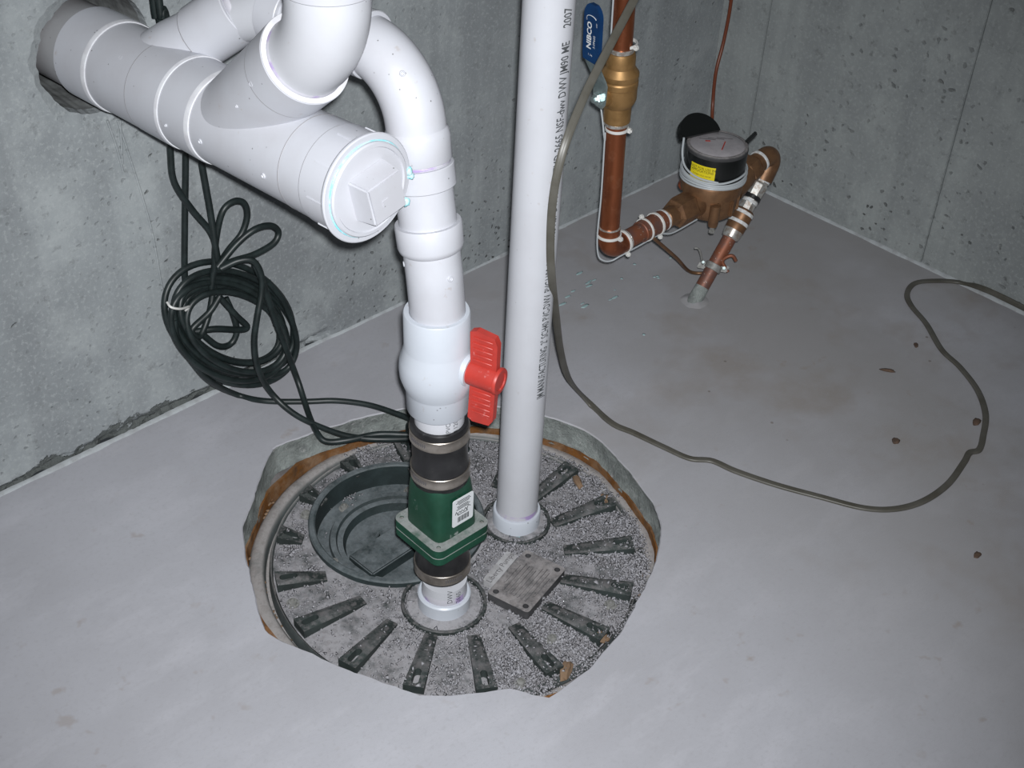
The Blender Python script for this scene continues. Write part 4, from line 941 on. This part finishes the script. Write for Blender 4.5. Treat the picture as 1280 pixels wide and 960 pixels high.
# cable ties
def tie(o, a, r, hdir, lab, w=.0045):
    t = thing('cable_tie', o, lab, 'cable tie', 'white cable ties on the copper pipe')
    ob('strap', lathe(sleeve(r+.0018, r, -w/2, w/2, .0004), o, a, 32), 'tie', t)
    hdir = (hdir-a*hdir.dot(a)).normalized(); ob('head', box(o+hdir*(r+.004), hdir, a, hdir.cross(a), .008, .0075, .0075, .002), 'tie', t)
tie(P_(771, 160), upv, rc+.0003, (dR*.93-dF*.36), 'white cable tie just below the brass valve')
tie(P_(782, 54), upv, rc+.0003, (dR*.7-dF*.7), 'white cable tie just above the brass valve')
tie(e0+upv*s_on((764, 293), e0, upv), upv, rc+.0022, (dR*.8-dF*.6), 'white cable tie round the copper elbow top')
tie(e0+hx_*s_on((779, 303), e0, hx_), hx_, rc+.0022, (lo*.9+dR*.3), 'white cable tie round the horizontal side of the copper elbow')
tie(e0+hx_*s_on((820, 281), e0, hx_), hx_, rc+.0024, (lo*.9+dR*.2), 'white cable tie on the horizontal run nearest the meter nut')
tie(e0+hx_*s_on((807, 289), e0, hx_), hx_, rc+.0024, -lo, 'thin white cable tie in the middle of the horizontal run', .0035)
# ------------------------------------------------------------------ black cords on the wall
def W(x, y, d=.03):
    p = ay((x, y), -d); return p if p.z > .006 else az((x, y), .006)
def FL(x, y, z=.0055): return az((x, y), z)
CR = .0046
coil = thing('coiled_cord', W(290, 470, .03), 'black pump cord wound in a round coil leaning against the left wall', 'cord')
for k in range(9):
    cx, cy = 290+random.uniform(-4, 4), 405+random.uniform(-3, 3); A_, B_ = (80-2.6*k, 70-2.9*k); d0 = .018+.009*(k % 4)+.003*(k//4)
    cy += [-8, 6, -3, 10, 0, 4, -6, 8, 2][k]; cx += [-2, 4, 0, -4, 6, 2, 0, 5, -3][k]
    pts = []
    for i in range(64):
        a = 2*PI*i/64; q = (cx+A_*math.cos(a)+9*math.sin(a), cy+B_*math.sin(a)+8*math.cos(a)); dd = d0+.02*(1+math.sin(a))*.6+.002*math.sin(3*a+k)
        pts.append(W(q[0], q[1], dd))
    ob('cord_turn', sweep(pts, CR, 12, True), 'cord', coil)
def cord_part(par, nm, pts, n=8, r=CR): return ob(nm, sweep(spline(pts, n), r, 12), 'cord', par)
cord_part(coil, 'cord_loose_turn', [W(335, 352, .05), W(355, 378, .055), W(369, 415, .06), W(370, 440, .06), W(360, 460, .06), W(340, 470, .06), W(322, 468, .06)])
cord_part(coil, 'cord_inner_loop', [W(268, 350, .03), W(262, 390, .04), W(250, 420, .05), W(240, 412, .05), W(262, 390, .05), W(275, 370, .05)])
cord_part(coil, 'cord_inner_loop', [W(240, 415, .04), W(270, 411, .05), W(300, 412, .05), W(309, 408, .05), W(296, 395, .05), W(275, 372, .04)])
cord_part(coil, 'cord_inner_loop', [W(282, 372, .03), W(292, 395, .04), W(296, 415, .045), W(288, 430, .045), W(272, 432, .045), W(250, 415, .04)])
cord_part(coil, 'cord_tail', [W(218, 400, .05), W(222, 425, .055), W(240, 452, .06), W(262, 476, .055), FL(295, 493), FL(330, 501), FL(380, 502), FL(420, 501), FL(460, 506), FL(495, 517), FL(522, 528), V(-.985, -.235, -.02), V(-1.0, -.255, -.045), V(-1.015, -.265, LZ+.004)])
tt = [W(209, 378, .075), W(214, 384, .085), W(226, 386, .085), W(237, 383, .07)]
tag(ob('twist_tie', sweep(spline(tt+[W(232, 388, .06)], 5), .0017, 8), 'tie', None), 'white twist tie binding the left side of the cord coil', 'tie')
lead_c = thing('hanging_cord', W(255, 330, .03), 'black cords dropping behind drain pipe, looped above the coil, running into pit', 'cord')
cord_part(lead_c, 'cord_drop', [V(-1.20, -.03, 2.0), V(-1.21, -.04, 1.2), W(188, -30, .05), W(196, 10, .05), W(206, 60, .045), W(211, 130, .035), W(213, 190, .03), W(218, 228, .03), W(240, 262, .035), W(263, 290, .04), W(270, 315, .045), W(266, 345, .045), W(264, 362, .045)])
cord_part(lead_c, 'cord_drop', [V(-1.17, -.03, 2.0), V(-1.19, -.05, 1.2), W(196, -30, .07), W(206, 15, .07), W(222, 80, .045), W(231, 140, .02), W(232, 200, .012), W(231, 280, .012), W(231, 345, .014), W(236, 362, .018)])
cord_part(lead_c, 'cord_drop', [W(240, 130, .04), W(248, 180, .04), W(254, 215, .042), W(263, 265, .048), W(269, 305, .055), W(274, 335, .055)])
cord_part(lead_c, 'cord_bight', [W(268, 338, .05), W(270, 300, .052), W(278, 265, .055), W(292, 252, .055), W(305, 254, .055), W(309, 270, .055), W(302, 292, .055), W(286, 312, .055), W(274, 330, .055)])
cord_part(lead_c, 'cord_bight', [W(272, 334, .062), W(296, 305, .065), W(318, 287, .07), W(338, 282, .07), W(348, 290, .07), W(342, 304, .072), W(318, 318, .072), W(292, 326, .07), W(276, 334, .066)])
cord_part(lead_c, 'cord_to_pit', [W(276, 336, .07), W(298, 326, .08), W(316, 326, .088), W(326, 342, .092), W(327, 365, .095), W(321, 400, .1), W(318, 430, .1), W(323, 462, .1), W(340, 492, .10), FL(372, 520, .012), FL(420, 541), FL(455, 548, .006), FL(490, 549, .004), FL(530, 548, -.004), FL(560, 552, -.03), FL(580, 560, -.05)])
cord_part(lead_c, 'cord_to_pit', [W(318, 330, .085), W(328, 352, .088), W(342, 395, .09), W(356, 432, .09), W(372, 475, .095), W(386, 518, .105), FL(397, 542, .010), FL(409, 552), FL(435, 550, .007), FL(470, 543, .007), FL(500, 543, .007), FL(530, 545, .0), FL(565, 553, -.03), FL(585, 562, -.05)])
# ------------------------------------------------------------------ grey flat cable
c_top = ad((795, -5), 1.585)
c_d = (c_top-ad((766, 50), 1.57)).normalized()
cab = [(c_top+c_d*.36+V(.02, .02, 1.0), 0), (c_top+c_d*.34+V(.015, .015, .5), 0), (c_top+c_d*.26+V(0, 0, .12), 0), (c_top+c_d*.10, 0), (c_top, 0), (ad((766, 50), 1.57), 0), (ad((735, 110), 1.55), 0), (ad((710, 170), 1.535), 0), (ad((697, 215), 1.545), 0), (ad((690, 260), 1.57), 0), (ad((688, 310), 1.605), 0), (ad((690, 350), 1.645), 0),
       (ad((695, 395), 1.74), 0), (ad((701, 440), 1.88), .2), (ad((711, 473), 1.99), .5), (FL(735, 502, .006), .9), (FL(765, 529, .003), 1)]
for q in ((792, 541), (830, 559), (862, 573), (890, 576), (920, 589), (970, 606), (1025, 621), (1080, 635), (1120, 636), (1155, 626), (1185, 605), (1205, 578), (1212, 566), (1224, 562), (1229, 545), (1232, 518), (1222, 488), (1200, 459), (1177, 437), (1158, 405), (1139, 382), (1134, 367), (1144, 354), (1170, 351)): cab.append((FL(q[0], q[1], .003), 1))
cab += [(FL(1200, 353, .003), 1), (ax((1232, 362), -.006)+V(0, 0, 0), .5), (ax((1280, 385), -.008), .0), (ax((1330, 412), -.009), 0), (V(-.010, -1.3, .006), .6), (V(-.03, -1.9, .003), 1)]
P3 = spline([c for c, _ in cab], 8); K = []
for i in range(len(cab)-1):
    for k in range(8): K.append(cab[i][1]*(1-k/8)+cab[i+1][1]*k/8)
K.append(cab[-1][1])
bm = bmesh.new(); rings = []
for i, p in enumerate(P3):
    t = (P3[min(i+1, len(P3)-1)]-P3[max(i-1, 0)]).normalized(); tw = .5*nz(i*.05, 2, 7)
    ref = (zu*K[i]+(-FH*.9+zu*.2)*(1-K[i])) if i < len(P3)*.75 else (zu*K[i]+V(-1, 0, .0)*(1-K[i]))
    nrm = (ref-t*ref.dot(t)).normalized(); sd = t.cross(nrm)
    if K[i] > .9: sd2 = sd*math.cos(tw)+nrm*math.sin(tw)*.3; nrm = (nrm-sd2*nrm.dot(sd2)).normalized(); sd = sd2.normalized()
    hw = .0050 if K[i] < .95 else .0048; ht = .0023
    ring = []
    for u_, v2 in ((-1, -.55), (-.75, -1), (-.1, -.8), (.1, -.8), (.75, -1), (1, -.55), (1, .55), (.75, 1), (.1, .8), (-.1, .8), (-.75, 1), (-1, .55)): ring.append(bm.verts.new(p+sd*(u_*hw)+nrm*(v2*ht)))
    rings.append(ring)
for i in range(len(rings)-1): ring_faces(bm, rings[i], rings[i+1])
bm.faces.new(rings[0][::-1]); bm.faces.new(rings[-1])
tag(ob('flat_cable', bm, 'cable', None, 50), 'grey flat cable hanging past the vent pipe and looping across the floor', 'cable')
# ------------------------------------------------------------------ small litter on the floor
bm = bmesh.new()
for i in range(13):
    q = (random.gauss(742, 26), random.gauss(362, 13)); p = az(q, .0004)
    if q[0] < 700: continue
    blob(bm, p, random.uniform(.0012, .0042), 2, (2.2, .8, .12))
for q in ((822, 345), (823, 347), (818, 346), (793, 330), (777, 348), (838, 322), (805, 418)): blob(bm, az(q, .0004), .0032, 1, (1, 1, .15))
tag(ob('cement_drips', bm, 'drip', None, 180), 'pale teal cement drips spattered on floor below the copper elbow', 'drips', kind='stuff')
for q, r, s_, rot, lab in (((1110, 464), .009, (1.5, .35, .3), -.9, 'dark brown splinter lying on the open floor inside the cable loop'), ((1120, 552), .007, (1.2, .8, .4), .3, 'small dark red-brown crumb inside the cable loop'), ((1221, 528), .009, (1.3, .6, .3), .2, 'brown crumb lying against the flat cable bend'),
                           ((1222, 694), .006, (1.4, .7, .25), .1, 'small ochre crumb on the right foreground floor'), ((1145, 432), .006, (1.3, .6, .4), .6, 'tiny dark crumb on floor near the cable kink')):
    bm = bmesh.new(); blob(bm, V(0, 0, 0), r, 2, s_); R = Matrix.Rotation(rot, 3, 'Z'); p = az(q, 0)
    for v in bm.verts: v.co = R @ v.co+p+V(0, 0, r*s_[2]*.6)
    tag(ob('floor_crumb', bm, 'crumb', None, 180), lab, 'debris')
